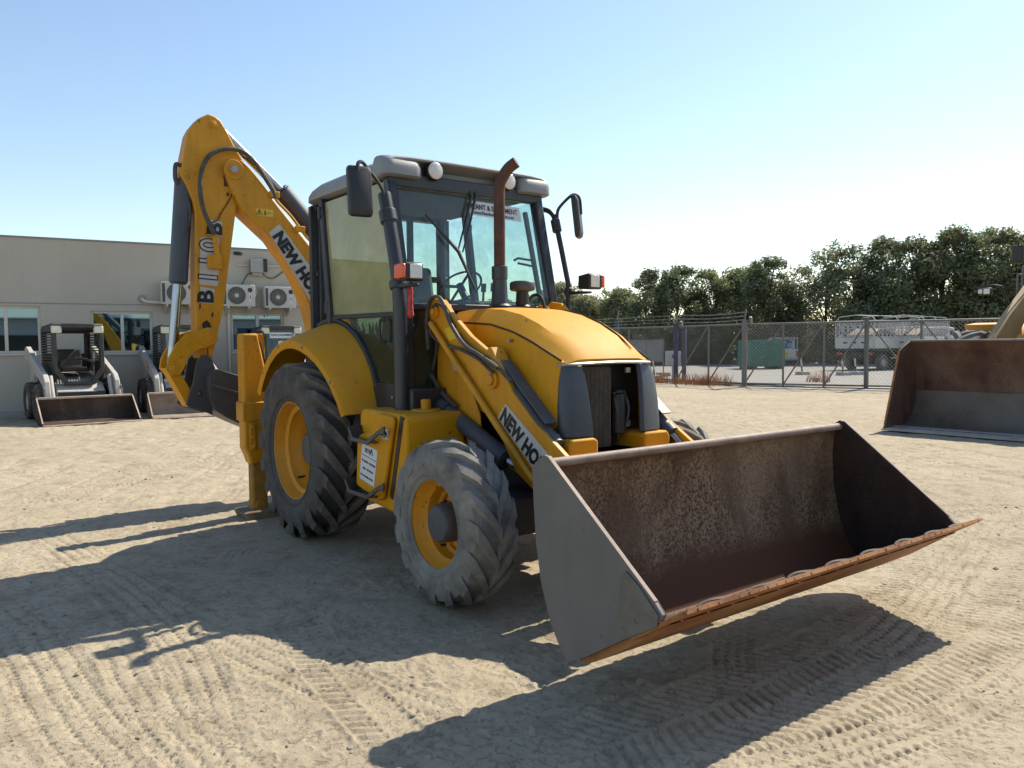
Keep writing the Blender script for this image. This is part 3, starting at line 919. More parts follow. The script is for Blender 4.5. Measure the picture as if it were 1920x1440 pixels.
for sd, h, w_, dn, bs in variants:
    tk, lf = tree_mesh(sd, h, w_, dn, bs)
    a = tk.build('trunk', BARK, smooth=60)
    b_ = lf.build('crown', LEAF[0], smooth=0)
    TV.append((a.data, b_.data, h))
    bpy.data.objects.remove(a); bpy.data.objects.remove(b_)
TREES = [  # place, crown top height in metres, variant, leaf
    (-41.15, 36.97, 5.95, 3, 1, 'olive tree half hidden by the left cab mirror post'),
    (-38.33, 37.38, 4.90, 3, 1, 'low olive tree seen under the left indicator lamp'),
    (-35.44, 37.89, 5.23, 3, 2, 'bushy tree above the dark blue fence post'),
    (-32.18, 37.23, 6.27, 0, 0, 'dark rounded tree left of the twin-topped pair above the hood'),
    (-30.91, 38.92, 6.69, 1, 0, 'dark tree with a tall top above the blue gate posts'),
    (-30.15, 41.58, 6.39, 0, 2, 'green tree above the left gate panel'),
    (-29.64, 43.92, 6.46, 3, 2, 'low broad tree above the middle gate post'),
    (-26.55, 43.03, 7.12, 1, 0, 'tall narrow dark tree behind the middle gate post'),
    (-25.82, 45.66, 6.69, 2, 1, 'thin airy tree with sky showing through, left of the pair'),
    (-24.19, 46.16, 7.66, 2, 1, 'thin airy tree with open top above the parked pickup'),
    (-22.55, 46.67, 7.81, 2, 0, 'airy tree rising behind the lattice trucks, left one'),
    (-21.33, 48.29, 8.04, 0, 0, 'dense tree behind the lattice trucks'),
    (-19.54, 49.00, 8.07, 1, 0, 'dense tree left of the wheel loader lamp'),
    (-18.38, 50.54, 8.40, 0, 2, 'tall green tree behind the wheel loader lamp'),
    (-16.78, 51.01, 8.18, 1, 0, 'tall tree between the wheel loader lamp and mirror'),
    (-15.53, 52.65, 8.30, 0, 2, 'tall green tree behind the wheel loader mirror'),
    (-14.29, 54.30, 8.35, 1, 0, 'tall dark tree at the right edge of the picture'),
    (-45.58, 37.73, 5.28, 3, 1, 'distant low tree seen through the windscreen beside the air intake cap'),
    (-48.67, 36.96, 5.15, 3, 2, 'distant low tree seen through the windscreen behind the exhaust pipe'),
    (-52.12, 35.70, 5.19, 3, 1, 'distant low tree seen through the windscreen behind the steering wheel'),
    (-53.97, 33.26, 5.12, 3, 2, 'distant low tree seen through the rear cab window'),
]
for i, (x, y, hh, v, lm, lb) in enumerate(TREES):
    t = thing('broadleaf_tree', lb, 'tree', (x, y, 0), i*1.9, 'trees beyond the gate')
    tm, lmsh, h = TV[v]
    k = hh/h
    t.scale = (k*1.0, k*1.0, k)
    if lm:
        lmsh = lmsh.copy()
        lmsh.materials.clear()
        lmsh.materials.append(LEAF[lm])
    for nm, md in (('trunk', tm), ('crown', lmsh)):
        o = bpy.data.objects.new(nm, md)
        col.objects.link(o)
        o.parent = t

# ------------------------------------------------------------------ the backhoe loader
# machine frame: x forward, y to the driver's left, z up; the rear axle stands over the origin
BH = thing('backhoe_loader', 'yellow backhoe loader with grey front bucket and folded hoe arm in the yard', 'backhoe loader')

def tyre_mesh(Rt, W, rim, n, lug, sweep=0.42, worn=0.0, seed=1):
    rr_ = random.Random(seed)
    mb = MB()
    Rc = Rt-lug
    h = W/2
    prof = [(rim*0.985, -0.40*W), (rim+0.015, -0.435*W), (rim+0.35*(Rc-rim), -0.49*W), (rim+0.62*(Rc-rim), -0.50*W), (Rc-0.055, -0.475*W), (Rc-0.022, -0.42*W), (Rc-0.006, -0.26*W), (Rc, 0)]
    prof = prof+[(r_, -a) for r_, a in reversed(prof[:-1])]
    mb.lathe(prof, (0, 0, 0), 'y', 72)
    # raised ring on the sidewall
    for s in (-1, 1):
        rw = rim+0.17*(Rc-rim)
        mb.lathe([(rw-0.012, s*0.447*W), (rw, s*0.478*W), (rw+0.014, s*0.463*W)], (0, 0, 0), 'y', 72)
    for s in (-1, 1):
        for k in range(n):
            t0 = 2*math.pi*(k+(0.5 if s > 0 else 0))/n
            sec = []
            pitch = 2*math.pi/n
            for t, y, top, bs, hw in ((0, -0.03, Rt, Rc-0.02, 0.20), (0.22, 0.07, Rt, Rc-0.02, 0.205), (0.55, 0.25, Rt-0.004, Rc-0.02, 0.215), (0.85, 0.42, Rt-0.014-worn, Rc-0.04, 0.24), (0.97, 0.492, Rt-0.050-worn, Rc-0.075, 0.25), (1.0, 0.505, Rt-0.13, Rc-0.12, 0.21)):
                th_ = t0+sweep*t*W/Rt*1.9
                w_ = pitch*hw*(1-0.0)
                j = rr_.uniform(-1, 1)*0.004
                y_ = s*y*W
                row = []
                for dt, rad in ((-w_*1.12, bs), (-w_*0.86, top+j), (w_*0.86, top+j), (w_*1.12, bs)):
                    a = th_+dt
                    row.append((rad*math.cos(a), y_, rad*math.sin(a)))
                sec.append(row)
            mb.loft(sec, True)
    return mb

def wheel(x, y, z, Rt, W, rim, mats, n, lug, kind, s, seed):
    """s = -1 for the driver's right side; the outer face looks along s*y"""
    tm, hub_m = mats
    d = MB()
    o = W/2-0.035                       # distance of rim flange from the tyre's middle plane
    if kind == 'rear':
        prof = [(rim+0.012, o-0.05), (rim+0.020, o-0.018), (rim+0.012, o), (rim-0.004, o-0.006), (rim-0.014, o-0.04), (rim-0.030, o-0.085), (rim-0.062, o-0.10), (rim-0.070, o-0.17), (rim-0.088, o-0.19), (rim-0.092, o-0.27)]
        disc = [(rim-0.092, o-0.262), (rim-0.12, o-0.235), (0.21, o-0.225), (0.165, o-0.25), (0.0, o-0.25)]
    else:
        prof = [(rim+0.010, o-0.04), (rim+0.016, o-0.016), (rim+0.010, o), (rim-0.004, o-0.006), (rim-0.012, o-0.03), (rim-0.024, o-0.065), (rim-0.045, o-0.085), (rim-0.050, o-0.15), (rim-0.066, o-0.165), (rim-0.068, o-0.205)]
        disc = [(rim-0.068, o-0.20), (rim-0.085, o-0.175), (0.155, o-0.172), (0.13, o-0.19), (0.0, o-0.19)]
    d.lathe([(r_, s*a) for r_, a in disc], (0, 0, 0), 'y', 56)
    wo = d.build('wheel', YELR, BH, smooth=40)
    wo.location = (x, y, z)
    MB().lathe([(r_, s*a) for r_, a in prof], (0, 0, 0), 'y', 64).build('rim', YELR, wo, smooth=40)
    tyre_mesh(Rt, W, rim, n, lug, worn=0.012 if kind == 'front' else 0.0, seed=seed, sweep=0.40 if kind == 'rear' else 0.46).build('tyre', tm, wo, smooth=32)
    hb = MB()
    if kind == 'rear':
        hb.lathe([(0.16, s*(o-0.25)), (0.155, s*(o-0.17)), (0.125, s*(o-0.15)), (0.12, s*(o-0.135)), (0.0, s*(o-0.132))], (0, 0, 0), 'y', 40)
        rb, nb, ob = 0.185, 8, o-0.235
    else:
        hb.lathe([(0.118, s*(o-0.19)), (0.115, s*(o-0.06)), (0.109, s*(o-0.026)), (0.100, s*(o-0.016)), (0.0, s*(o-0.014))], (0, 0, 0), 'y', 40)
        rb, nb, ob = 0.16, 8, o-0.185
    hb.build('hub', hub_m, wo, smooth=40)
    for k in range(nb):
        a = 2*math.pi*(k+0.3)/nb
        MB().cyl((rb*math.cos(a), s*ob, rb*math.sin(a)), (rb*math.cos(a), s*(ob+0.035), rb*math.sin(a)), 0.019, 0.017, 6).cyl((rb*math.cos(a), s*(ob+0.03), rb*math.sin(a)), (rb*math.cos(a), s*(ob+0.055), rb*math.sin(a)), 0.009, None, 8).build('wheel_nut', YELR if k % 3 else DARK, wo)
    a = -2.2
    MB().cyl((rim*0.80*math.cos(a), s*(o-0.19), rim*0.80*math.sin(a)), (rim*0.80*math.cos(a), s*(o-0.12), rim*0.80*math.sin(a)), 0.008, None, 8).build('valve', BLACK, wo)
    return wo
for s in (-1, 1):
    wheel(0, s*0.868, 0.69, 0.702, 0.445, 0.385, (RUBBER, CABL), 19, 0.058, 'rear', s, 5)
    wheel(2.16, s*0.932, 0.482, 0.488, 0.320, 0.258, (RUBD, CABL), 15, 0.030, 'front', s, 9)

# --- chassis
MB().box(-1.05, 2.62, -0.30, 0.30, 0.55, 0.86).box(-0.2, 0.2, -0.62, 0.62, 0.55, 0.85).build('chassis_frame', DARK, BH, bevel=0.01)
MB().prism([(1.95, 0.38), (2.37, 0.38), (2.37, 0.60), (1.95, 0.60)], 'y', -0.66, 0.66).cyl((2.16, -0.78, 0.49), (2.16, 0.78, 0.49), 0.11).build('front_axle', DARK, BH, bevel=0.01)
MB().cyl((0, -0.68, 0.70), (0, 0.68, 0.70), 0.16).build('rear_axle', DARK, BH, bevel=0.01)
MB().box(1.30, 2.38, -0.26, 0.26, 0.87, 1.34).build('engine_light_blocker', DARK, BH, bevel=0.02)  # plain dark engine mass, put in to block light under the hood
for s in (-1, 1):
    MB().prism([(s*0.20, 0.60), (s*0.20, 0.945), (s*0.23, 0.96), (s*0.40, 0.96), (s*0.425, 0.93), (s*0.425, 0.60)], 'x', 2.30, 2.63).build('front_frame_block', YEL, BH, bevel=0.012)
    MB().cyl((2.632, s*0.31, 0.80), (2.655, s*0.31, 0.80), 0.035, n=16).build('frame_pin', YELW, BH, bevel=0.004)
MB().box(2.40, 2.60, -0.198, 0.198, 0.60, 0.86).build('front_crossmember', DARK, BH, bevel=0.01)

# --- hood
hx = [1.27, 1.42, 1.60, 1.80, 2.00, 2.18, 2.35, 2.48, 2.540]
hc = [1.765, 1.775, 1.775, 1.762, 1.722, 1.657, 1.572, 1.487, 1.425]
hs = [1.66, 1.675, 1.672, 1.655, 1.615, 1.560, 1.490, 1.430, 1.400]
rows = []
for x, zc, zs in zip(hx, hc, hs):
    nose = max(0.0, (x-2.32)/0.22)
    ys = [-0.385, -0.368, -0.330, -0.285, -0.20, -0.10, 0, 0.10, 0.20, 0.285, 0.330, 0.368, 0.385]
    row = []
    for y in ys:
        a = abs(y)
        if a <= 0.285:
            z = zc-(zc-zs)*0.13*(a/0.285)**2
        else:
            z = zc-(zc-zs)*(0.13+0.87*((a-0.285)/0.10)**1.05)
        yy = y*(1-0.11*nose**1.6)
        xx = x-(0.035*(a/0.385)**2)*nose
        row.append((xx, yy, z))
    rows.append(row)
CREASE_SHADE = surf('crease_shade_paint', (0.10, 0.045, 0.005), 0.8)
hood = MB().sheet(rows, (0, 0, -0.02)).build('hood', YEL, BH, smooth=28)
for s in (1,):
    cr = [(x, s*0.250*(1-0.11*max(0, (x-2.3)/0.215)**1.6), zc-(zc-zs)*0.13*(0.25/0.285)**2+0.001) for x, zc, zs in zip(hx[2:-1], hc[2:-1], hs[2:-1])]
    MB().tube(smooth_path(cr, 3), [0.003+0.006*math.sin(math.pi*i/(3*(len(cr)-1))) for i in range(3*(len(cr)-1)+1)], 6).build('hood_crease', CREASE_SHADE, hood)  # dark tube painted as the shade inside the hood's groove
# side panels below the seam
for s in (-1, 1):
    rows = []
    px_ = [1.27, 1.5, 1.8, 2.05, 2.25, 2.38, 2.46, 2.495]
    for x in px_:
        zs = float(np.interp(x, hx, hs))-0.012
        zb = 0.985+0.16*max(0, (2.2-x)/0.93)
        if x > 2.35:
            zb += 0.05*((x-2.35)/0.15)**2
        nose = max(0.0, (x-2.32)/0.22)
        y0 = 0.387*(1-0.06*nose**1.6)
        row = []
        for t in (0, 0.06, 0.3, 0.6, 0.9, 1.0):
            z = zs+(zb-zs)*t
            row.append((x, s*(y0+0.036*math.sin(min(1, t*1.25)*math.pi/2)-(0.012 if t == 1.0 else 0)), z))
        rows.append(row)
    MB().tube([(r_[0][0], r_[0][1]-s*0.001, r_[0][2]+0.006) for r_ in rows], 0.0065, 6).build('panel_seal', BLACK, BH)
    p = MB().sheet(rows, (0, -s*0.03, 0)).build('side_panel', YEL, BH, smooth=40, bevel=0.006)
    MB().cyl((2.37, s*0.415, 1.06), (2.37, s*0.437, 1.06), 0.017, 0.014, 12).build('latch', YELW, p)
    # grille corner posts
    rz = []
    for z, q in ((1.388, [(2.498, .372), (2.522, .350), (2.534, .312), (2.536, .245)]), (1.30, [(2.510, .396), (2.542, .374), (2.560, .328), (2.564, .236)]), (1.15, [(2.518, .412), (2.558, .390), (2.580, .338), (2.588, .224)]), (0.965, [(2.525, .416), (2.570, .396), (2.596, .346), (2.606, .212)])):
        rz.append([(a, s*b_, z) for a, b_ in q])
    MB().sheet(rz, (-0.03, -s*0.012, 0)).build('grille_post', CABL, BH, smooth=50, bevel=0.006)
tr = [(2.47, -0.382, 1.392), (2.512, -0.362, 1.392), (2.538, -0.315, 1.394), (2.548, -0.2, 1.397), (2.55, 0, 1.40), (2.548, 0.2, 1.397), (2.538, 0.315, 1.394), (2.512, 0.362, 1.392), (2.47, 0.382, 1.392)]
MB().tube(smooth_path(tr, 3), 0.010, 6).build('nose_trim', STEEL, BH)
MB().sheet([[(2.40, -0.36, 1.385), (2.40, 0.36, 1.385)], [(2.40, -0.38, 0.88), (2.40, 0.38, 0.88)]], (-0.02, 0, 0)).build('bulkhead', BLACK, BH)
# radiator with upright fins filling the left half, open bay with filter bottle in the other half
RADM = surf('radiator_core', (0.060, 0.048, 0.038), 0.8, var=0.35, vscale=8, dust=0.25, dscale=20)
rad = MB().box(2.42, 2.475, -0.225, 0.045, 0.87, 1.375).build('radiator', RADM, BH, bevel=0.004)
for k in range(24):
    y = -0.214+k*0.0108
    MB().box(2.475, 2.487, y, y+0.0055, 0.88, 1.365).build('fin', RADM, rad)
for z0, z1 in ((1.26, 1.34), (1.14, 1.19)):
    MB().box(2.485, 2.50, -0.235, -0.20, z0, z1).build('bracket', STEEL, rad)
MB().cyl((2.47, 0.12, 0.95), (2.47, 0.12, 1.20), 0.048, n=20).cyl((2.47, 0.12, 1.20), (2.47, 0.12, 1.225), 0.035, n=16).build('filter_bottle', BLACK, BH, bevel=0.006)
MB().tube(smooth_path([(2.47, 0.085, 1.21), (2.50, 0.08, 1.10), (2.49, 0.10, 0.98), (2.47, 0.12, 0.9)]), 0.010, 6).tube(smooth_path([(2.48, 0.16, 1.22), (2.51, 0.175, 1.1), (2.48, 0.16, 0.95)]), 0.008, 6).build('radiator_hose', HOSE, BH)
for z0, z1 in ((1.33, 1.365), (0.99, 1.03)):
    MB().box(2.48, 2.50, 0.165, 0.203, z0, z1).build('grille_catch', STEEL, BH, bevel=0.003)

# --- exhaust stack and air intake on the hood
ex = MB().lathe([(0.085, 1.785), (0.065, 1.80), (0.056, 1.83), (0.050, 1.97), (0.056, 1.975), (0.056, 2.06), (0.044, 2.065)], (1.545, -0.12, 0), 'z', 28).build('exhaust', CAB, BH, smooth=30)
path = smooth_path([(1.545, -0.12, 2.0), (1.548, -0.12, 2.35), (1.552, -0.12, 2.60), (1.57, -0.105, 2.675), (1.605, -0.08, 2.735), (1.65, -0.045, 2.775)], 5)
MB().tube(path, [0.040]*len(path), 18, cap=False).tube(path, [0.036]*len(path), 18, cap=False).build('pipe', EXH, ex, smooth=50)
MB().cyl((path[-1]-Vector((0.02, 0.012, 0.012)))[:], path[-1][:], 0.036, n=18).build('pipe_bore', BLACK, ex)
pc_ = MB().lathe([(0.06, 1.79), (0.05, 1.80), (0.045, 1.90), (0.052, 1.905)], (1.50, 0.115, 0), 'z', 24).build('air_precleaner', BLACK, BH, smooth=40)
MB().lathe([(0.045, 1.895), (0.085, 1.905), (0.092, 1.915), (0.092, 1.955), (0.084, 1.966), (0.0, 1.970)], (1.50, 0.115, 0), 'z', 32).build('cap', CABL, pc_, smooth=40)
MB().lathe([(0.0, 1.9715), (0.070, 1.9715), (0.072, 1.968)], (1.50, 0.115, 0), 'z', 28).build('cap_dust', surf('pale_dust_disc', (0.5, 0.48, 0.44), 0.8), pc_, smooth=0)
MB().tube(smooth_path([(1.30, 0.30, 1.80), (1.36, 0.32, 1.88), (1.46, 0.32, 1.87), (1.52, 0.31, 1.78)]), 0.012, 8).build('hood_handle', BLACK, BH)

# --- cab
MB().prism([(-0.40, 0.98), (1.18, 0.98), (1.22, 1.04), (1.22, 1.20), (0.75, 1.20), (-0.40, 1.20)], 'y', -0.66, 0.66).build('cab_floor', CAB, BH, bevel=0.02)
for s in (-1, 1):
    MB().prism([(0.74, 1.03), (1.30, 1.00), (1.36, 1.06), (1.36, 1.22), (0.74, 1.22)], 'y', s*0.735, s*0.45).build('cab_sill', CAB, BH, bevel=0.015)
def bar(mb, a, b_, w, d, n=Vector((1, 0, 0))):
    a, b_ = Vector(a), Vector(b_)
    t = (b_-a).normalized()
    u = (n-t*n.dot(t)).normalized()*d/2
    v = t.cross(u).normalized()*w/2
    mb.loft([[a-u-v, a+u-v, a+u+v, a-u+v], [b_-u-v, b_+u-v, b_+u+v, b_-u+v]])
    return mb
AT, AB_ = (0.965, 0.665, 2.72), (1.20, 0.665, 1.20)
for s in (-1, 1):
    f = MB()
    bar(f, (0.965, s*0.665, 2.73), (1.175, s*0.668, 1.80), 0.075, 0.085).build('front_pillar', CAB, BH, bevel=0.012)
    bar(MB(), (1.172, s*0.668, 1.82), (1.20, s*0.668, 1.10), 0.075, 0.085).build('lower_front_pillar', CAB, BH, bevel=0.012)
    bar(MB(), (-0.10, s*0.70, 2.72), (0.06, s*0.715, 1.62), 0.06, 0.07).build('middle_pillar', CAB, BH, bevel=0.01)
    bar(MB(), (-0.38, s*0.60, 2.70), (-0.38, s*0.60, 1.1), 0.07, 0.07).build('rear_pillar', CAB, BH, bevel=0.01)
    # rubber seal where the mudguard meets the cab
    arc = []
    for k in range(9):
        f_ = 0.36+0.64*k/8
        an = R(150-128*f_)
        rk = 0.90+0.12*math.sin(math.pi*min(1, f_*1.05))**0.8+0.004
        arc.append((0.045+rk*math.cos(an), s*0.712, 0.70+rk*math.sin(an)))
    MB().tube(arc, 0.022, 8).build('mudguard_seal', BLACK, BH)
    # door glass and frame
    door = [(0.12, 1.765), (1.06, 1.745), (0.90, 2.64), (0.10, 2.66)]
    if s < 0:
        dm, lm_ = G_FILM, G_LOW
    else:
        dm, lm_ = G_SIDE, G_SIDE
    dg = MB().add([(a, s*0.708, b_) for a, b_ in [(0.0, 1.765), (1.09, 1.745), (0.94, 2.66), (-0.06, 2.68)]], [(0, 1, 2, 3)])
    dg = MB().prism([(0.05, 1.755), (1.10, 1.745), (0.955, 2.68), (-0.05, 2.68)], 'y', s*0.706, s*0.700).build('door_window', dm, BH, smooth=0)
    bar(MB(), (0.05, s*0.712, 1.745), (1.13, s*0.712, 1.735), 0.03, 0.035, Vector((0, 0, 1))).build('door_rail', BLACK, dg, bevel=0.006)
    MB().prism([(0.33, 1.73), (1.12, 1.725), (1.15, 1.235), (0.80, 1.235), (0.70, 1.42), (0.56, 1.58)], 'y', s*0.706, s*0.700).build('lower_door_window', lm_, BH, smooth=0)
    bar(MB(), (0.78, s*0.712, 1.225), (1.17, s*0.712, 1.225), 0.03, 0.04, Vector((0, 0, 1))).build('door_bottom_rail', CAB, BH, bevel=0.006)
    MB().tube(smooth_path([(0.98, s*0.725, 1.70), (0.955, s*0.75, 1.69), (0.955, s*0.75, 1.56), (0.99, s*0.725, 1.545)], 4), 0.011, 6).build('door_handle', BLACK, BH)
    for z in (1.83, 2.60):
        xx = 0.03-(z-1.7)*0.14
        MB().cyl((xx, s*0.735, z-0.05), (xx, s*0.735, z+0.05), 0.018, n=10).box(xx-0.03, xx+0.05, min(s*0.715, s*0.735), max(s*0.715, s*0.735), z-0.025, z+0.025).build('hinge', CAB, BH, bevel=0.004)
    # rear quarter glass
    MB().add([(-0.10, s*0.690, 2.66), (0.03, s*0.700, 1.70), (-0.345, s*0.615, 1.70), (-0.345, s*0.61, 2.66)], [(0, 1, 2, 3)]).build('quarter_window', G_SIDE, BH, smooth=0)
    # lower front corner window between the pillar and the hood
    MB().add([(1.195, s*0.63, 1.76), (1.195, s*0.40, 1.76), (1.215, s*0.40, 1.15), (1.215, s*0.63, 1.15)], [(0, 1, 2, 3)]).build('corner_window', G_LOW, BH, smooth=0)
# film residue strips inside the filmed door
MB().prism([(0.12, 1.80), (0.20, 1.80), (0.14, 2.62), (0.06, 2.62)], 'y', -0.690, -0.686).prism([(0.20, 1.80), (1.05, 1.78), (1.04, 1.85), (0.20, 1.87)], 'y', -0.690, -0.686).build('door_film_edge', surf('old_film', (0.34, 0.33, 0.19), 0.8, var=0.2, vscale=6), BH, smooth=0)
CRINK = surf('crinkled_film', (0.20, 0.27, 0.22), 0.25, var=0.6, vscale=14, bmp=0.6, bscale=10)
rr_ = random.Random(4)
cr = MB()
for k in range(9):
    x, z = 0.45+0.055*k, 1.70
    pts = [(x, -0.690-rr_.uniform(0, .006), z), (x+rr_.uniform(.02, .06), -0.690-rr_.uniform(0, .008), z-rr_.uniform(.05, .12)), (x+rr_.uniform(.03, .10), -0.690, z-rr_.uniform(.12, .28)), (x-rr_.uniform(-.02, .03), -0.690, z-rr_.uniform(.05, .12))]
    cr.add(pts, [(0, 1, 2, 3)])
cr.build('peeling_film', CRINK, BH, smooth=0)
ws = MB().prism([(0.985, 2.66), (0.980, 2.66), (1.212, 1.80), (1.218, 1.80)], 'y', -0.615, 0.615).build('windscreen', G_WIND, BH, smooth=0)
bar(MB(), (0.985, -0.70, 2.70), (0.985, 0.70, 2.70), 0.10, 0.07).build('windscreen_header', CAB, BH, bevel=0.01)
bar(MB(), (1.205, -0.66, 1.785), (1.205, 0.66, 1.785), 0.05, 0.05).build('windscreen_sill', CAB, BH, bevel=0.008)
# notice stuck behind the windscreen
sd = Vector((1.214-0.981, 0, 1.80-2.66)).normalized()
def wsp(y, z, off=0.0):
    return Vector((0.981+(2.66-z)*(1.215-0.981)/0.86+off, y, z))
st = MB().add([wsp(-0.02, 2.615, .010), wsp(0.47, 2.60, .010), wsp(0.47, 2.485, .010), wsp(-0.02, 2.50, .010)], [(0, 1, 2, 3)]).build('notice_sheet', WCLEAN, BH, smooth=0)
text('lettering', 'PLANT & EQUIPMENT', 0.058, wsp(-0.005, 2.552, .014), (0, 1, -0.03), -sd, INK, st, bold=0.0010, sx=0.80)
text('lettering', 'www.PlantAndEquipment.com', 0.036, wsp(0.02, 2.512, .014), (0, 1, -0.03), -sd, INK, st, bold=0.0004, sx=0.86)
# wipers
def ws_bar(a, b_, r_, o_=0.035):
    return [wsp(a[0], a[1], o_), wsp((a[0]+b_[0])/2, (a[1]+b_[1])/2, o_+0.01), wsp(b_[0], b_[1], o_)]
wp = MB().tube(ws_bar((0.01, 2.66), (-0.20, 2.21), 0), [0.013, 0.009, 0.006], 6).tube(ws_bar((0.05, 2.66), (-0.16, 2.20), 0), [0.011, 0.008, 0.006], 6).build('wiper_arm', BLACK, BH)
MB().tube([wsp(-0.43, 2.46, .03), wsp(-0.20, 2.20, .04), wsp(-0.10, 1.92, .03)], [0.007, 0.014, 0.007], 6).build('wiper_blade', BLACK, wp)
MB().cyl(wsp(0.0, 2.665, 0.0)[:], wsp(0.0, 2.665, 0.05)[:], 0.018, n=10).cyl(wsp(0.05, 2.665, 0.0)[:], wsp(0.05, 2.665, 0.05)[:], 0.018, n=10).build('wiper_pivot', BLACK, wp)
# rear wall of the cab
fr = MB()
for y in (-0.66, -0.30, 0.28, 0.66):
    bar(fr, (-0.40, y, 2.70), (-0.40, y, 1.15), 0.07 if abs(y) > .5 else 0.05, 0.05)
bar(fr, (-0.401, -0.66, 2.13), (-0.401, 0.66, 2.13), 0.05, 0.10)
bar(fr, (-0.402, -0.66, 2.69), (-0.402, 0.66, 2.69), 0.06, 0.10)
fr.box(-0.42, -0.39, -0.66, 0.66, 1.10, 1.62)
fr.build('rear_frame', CAB, BH, bevel=0.006)
MB().box(-0.43, -0.424, -0.66, 0.66, 1.62, 2.69).build('rear_window', G_SIDE, BH, smooth=0)
# seat, steering wheel, dash, levers
SEAT = surf('seat_vinyl', (0.022, 0.024, 0.028), 0.6, dust=0.12)
MB().prism([(0.05, 1.52), (0.55, 1.56), (0.57, 1.68), (0.12, 1.66), (0.02, 2.20), (-0.10, 2.19), (-0.06, 1.60)], 'y', -0.20, 0.26).build('seat', SEAT, BH, bevel=0.04, seg=3)
MB().box(0.05, 0.45, -0.12, 0.18, 1.20, 1.53).build('seat_base', DARK, BH, bevel=0.02)
MB().prism([(0.92, 1.20), (1.17, 1.20), (1.17, 1.80), (0.98, 1.86), (0.88, 1.80)], 'y', -0.45, 0.52).build('dashboard', DARK, BH, bevel=0.03)
MB().lathe([(0.165, 0.0), (0.175, 0.010), (0.185, 0.0), (0.175, -0.010), (0.165, 0.0)], (0, 0, 0), 'z', 36).tube([(-0.17, 0, 0), (0.17, 0, 0)], 0.012, 6).tube([(0, 0.0, 0), (0, -0.17, 0)], 0.012, 6).cyl((0, 0, -0.25), (0, 0, 0.02), 0.03, n=12).build('steering_wheel', BLACK, BH)
o = bpy.data.objects['steering_wheel']
o.location = (0.83, 0.02, 1.97)
o.rotation_euler = (0, R(-38), 0)
MB().box(-0.25, 0.55, 0.40, 0.60, 1.20, 1.72).build('side_console', DARK, BH, bevel=0.02)
for i, (x, y) in enumerate(((0.62, 0.36), (0.70, 0.40), (-0.15, -0.15))):
    MB().cyl((x, y, 1.55), (x+0.04, y, 1.95), 0.010, n=8).cyl((x+0.04, y, 1.95), (x+0.045, y, 2.02), 0.022, n=10).build('control_lever', BLACK, BH)
bar(MB(), (0.86, 0.645, 2.60), (1.06, 0.645, 1.85), 0.03, 0.03).tube([(0.95, 0.64, 2.20), (0.95, 0.50, 2.21), (0.95, 0.46, 2.19)], 0.010, 6).tube([(0.97, 0.64, 2.15), (0.95, 0.50, 2.17)], 0.010, 6).build('door_latch_bar', BLACK, BH)

# --- roof
def rrect(x0, x1, y1, r_, z, n=6):
    pts = []
    for cx, cy, a0 in ((x1-r_, y1-r_, 0), (x0+r_, y1-r_, 90), (x0+r_, -y1+r_, 180), (x1-r_, -y1+r_, 270)):
        for k in range(n+1):
            a = R(a0+90*k/n)
            pts.append((cx+r_*math.cos(a), cy+r_*math.sin(a), z))
    return pts
roof = MB().loft([rrect(-0.40, 0.92, 0.725, 0.20, 2.712), rrect(-0.43, 0.925, 0.760, 0.21, 2.716), rrect(-0.425, 0.925, 0.763, 0.22, 2.750), rrect(-0.39, 0.93, 0.752, 0.23, 2.790), rrect(-0.31, 0.93, 0.722, 0.25, 2.830), rrect(-0.19, 0.93, 0.665, 0.26, 2.860), rrect(0.0, 0.93, 0.55, 0.26, 2.880), rrect(0.15, 0.92, 0.40, 0.2, 2.886)]).build('roof', GREYR, BH, smooth=50)
rings = []
for y, k in ((-0.70, 0.45), (-0.66, 0.72), (-0.55, 0.92), (-0.35, 1.0), (0, 1.03), (0.35, 1.0), (0.55, 0.92), (0.66, 0.72), (0.70, 0.45)):
    top = 2.842+0.044*k
    rings.append([(0.80, y, top-0.085), (0.80, y, top), (0.93, y, top-0.002), (1.02, y, top-0.014), (1.065, y, top-0.034), (1.06, y, top-0.046), (0.98, y, top-0.046), (0.93, y, top-0.085)])
MB().loft(rings).build('roof_visor', GREYR, roof, smooth=50)
for s in (-1, 1):
    ho = [rrect(0, 0.24, 0.14, 0.06, z) for z in (0,)]
    rings = []
    for z, g in ((2.712, 0.03), (2.722, 0.0), (2.780, 0.0), (2.825, 0.02), (2.855, 0.06), (2.868, 0.12)):
        rings.append([(0.86+0.0+x*1.0 if x < 0.1 else 0.86+x-g*0.9, s*(0.60)+y*(1-g*1.5), zz) for x, y, zz in rrect(-0.02, 0.225, 0.158, 0.07, z)])
    MB().loft(rings).build('roof_corner', GREYR, roof, smooth=35)
    lp = MB().lathe([(0.0, 1.068), (0.060, 1.066), (0.068, 1.055), (0.070, 1.02), (0.05, 0.97), (0.0, 0.96)], (0, s*0.335, 2.785), 'x', 28).build('work_lamp', BLACK, roof, smooth=40)
    MB().lathe([(0.0, 1.076), (0.048, 1.074), (0.061, 1.066), (0.064, 1.058)], (0, s*0.335, 2.785), 'x', 28).build('work_lamp_lens', LAMPG, roof, smooth=60)
    MB().tube([(0.96, s*0.335, 2.75), (0.98, s*0.335, 2.70)], 0.012, 6).build('work_lamp_bracket', BLACK, roof)
MB().box(-0.30, 0.95, -0.66, 0.66, 2.690, 2.698).build('roof_liner', DARK, roof)
MB().loft([rrect(0.02, 0.24, 0.10, 0.04, 2.885), rrect(0.03, 0.23, 0.09, 0.04, 2.925), rrect(0.06, 0.20, 0.06, 0.04, 2.935)]).build('roof_hatch_cap', GREYR, roof, smooth=40).location = (0.12, -0.44, -0.012)

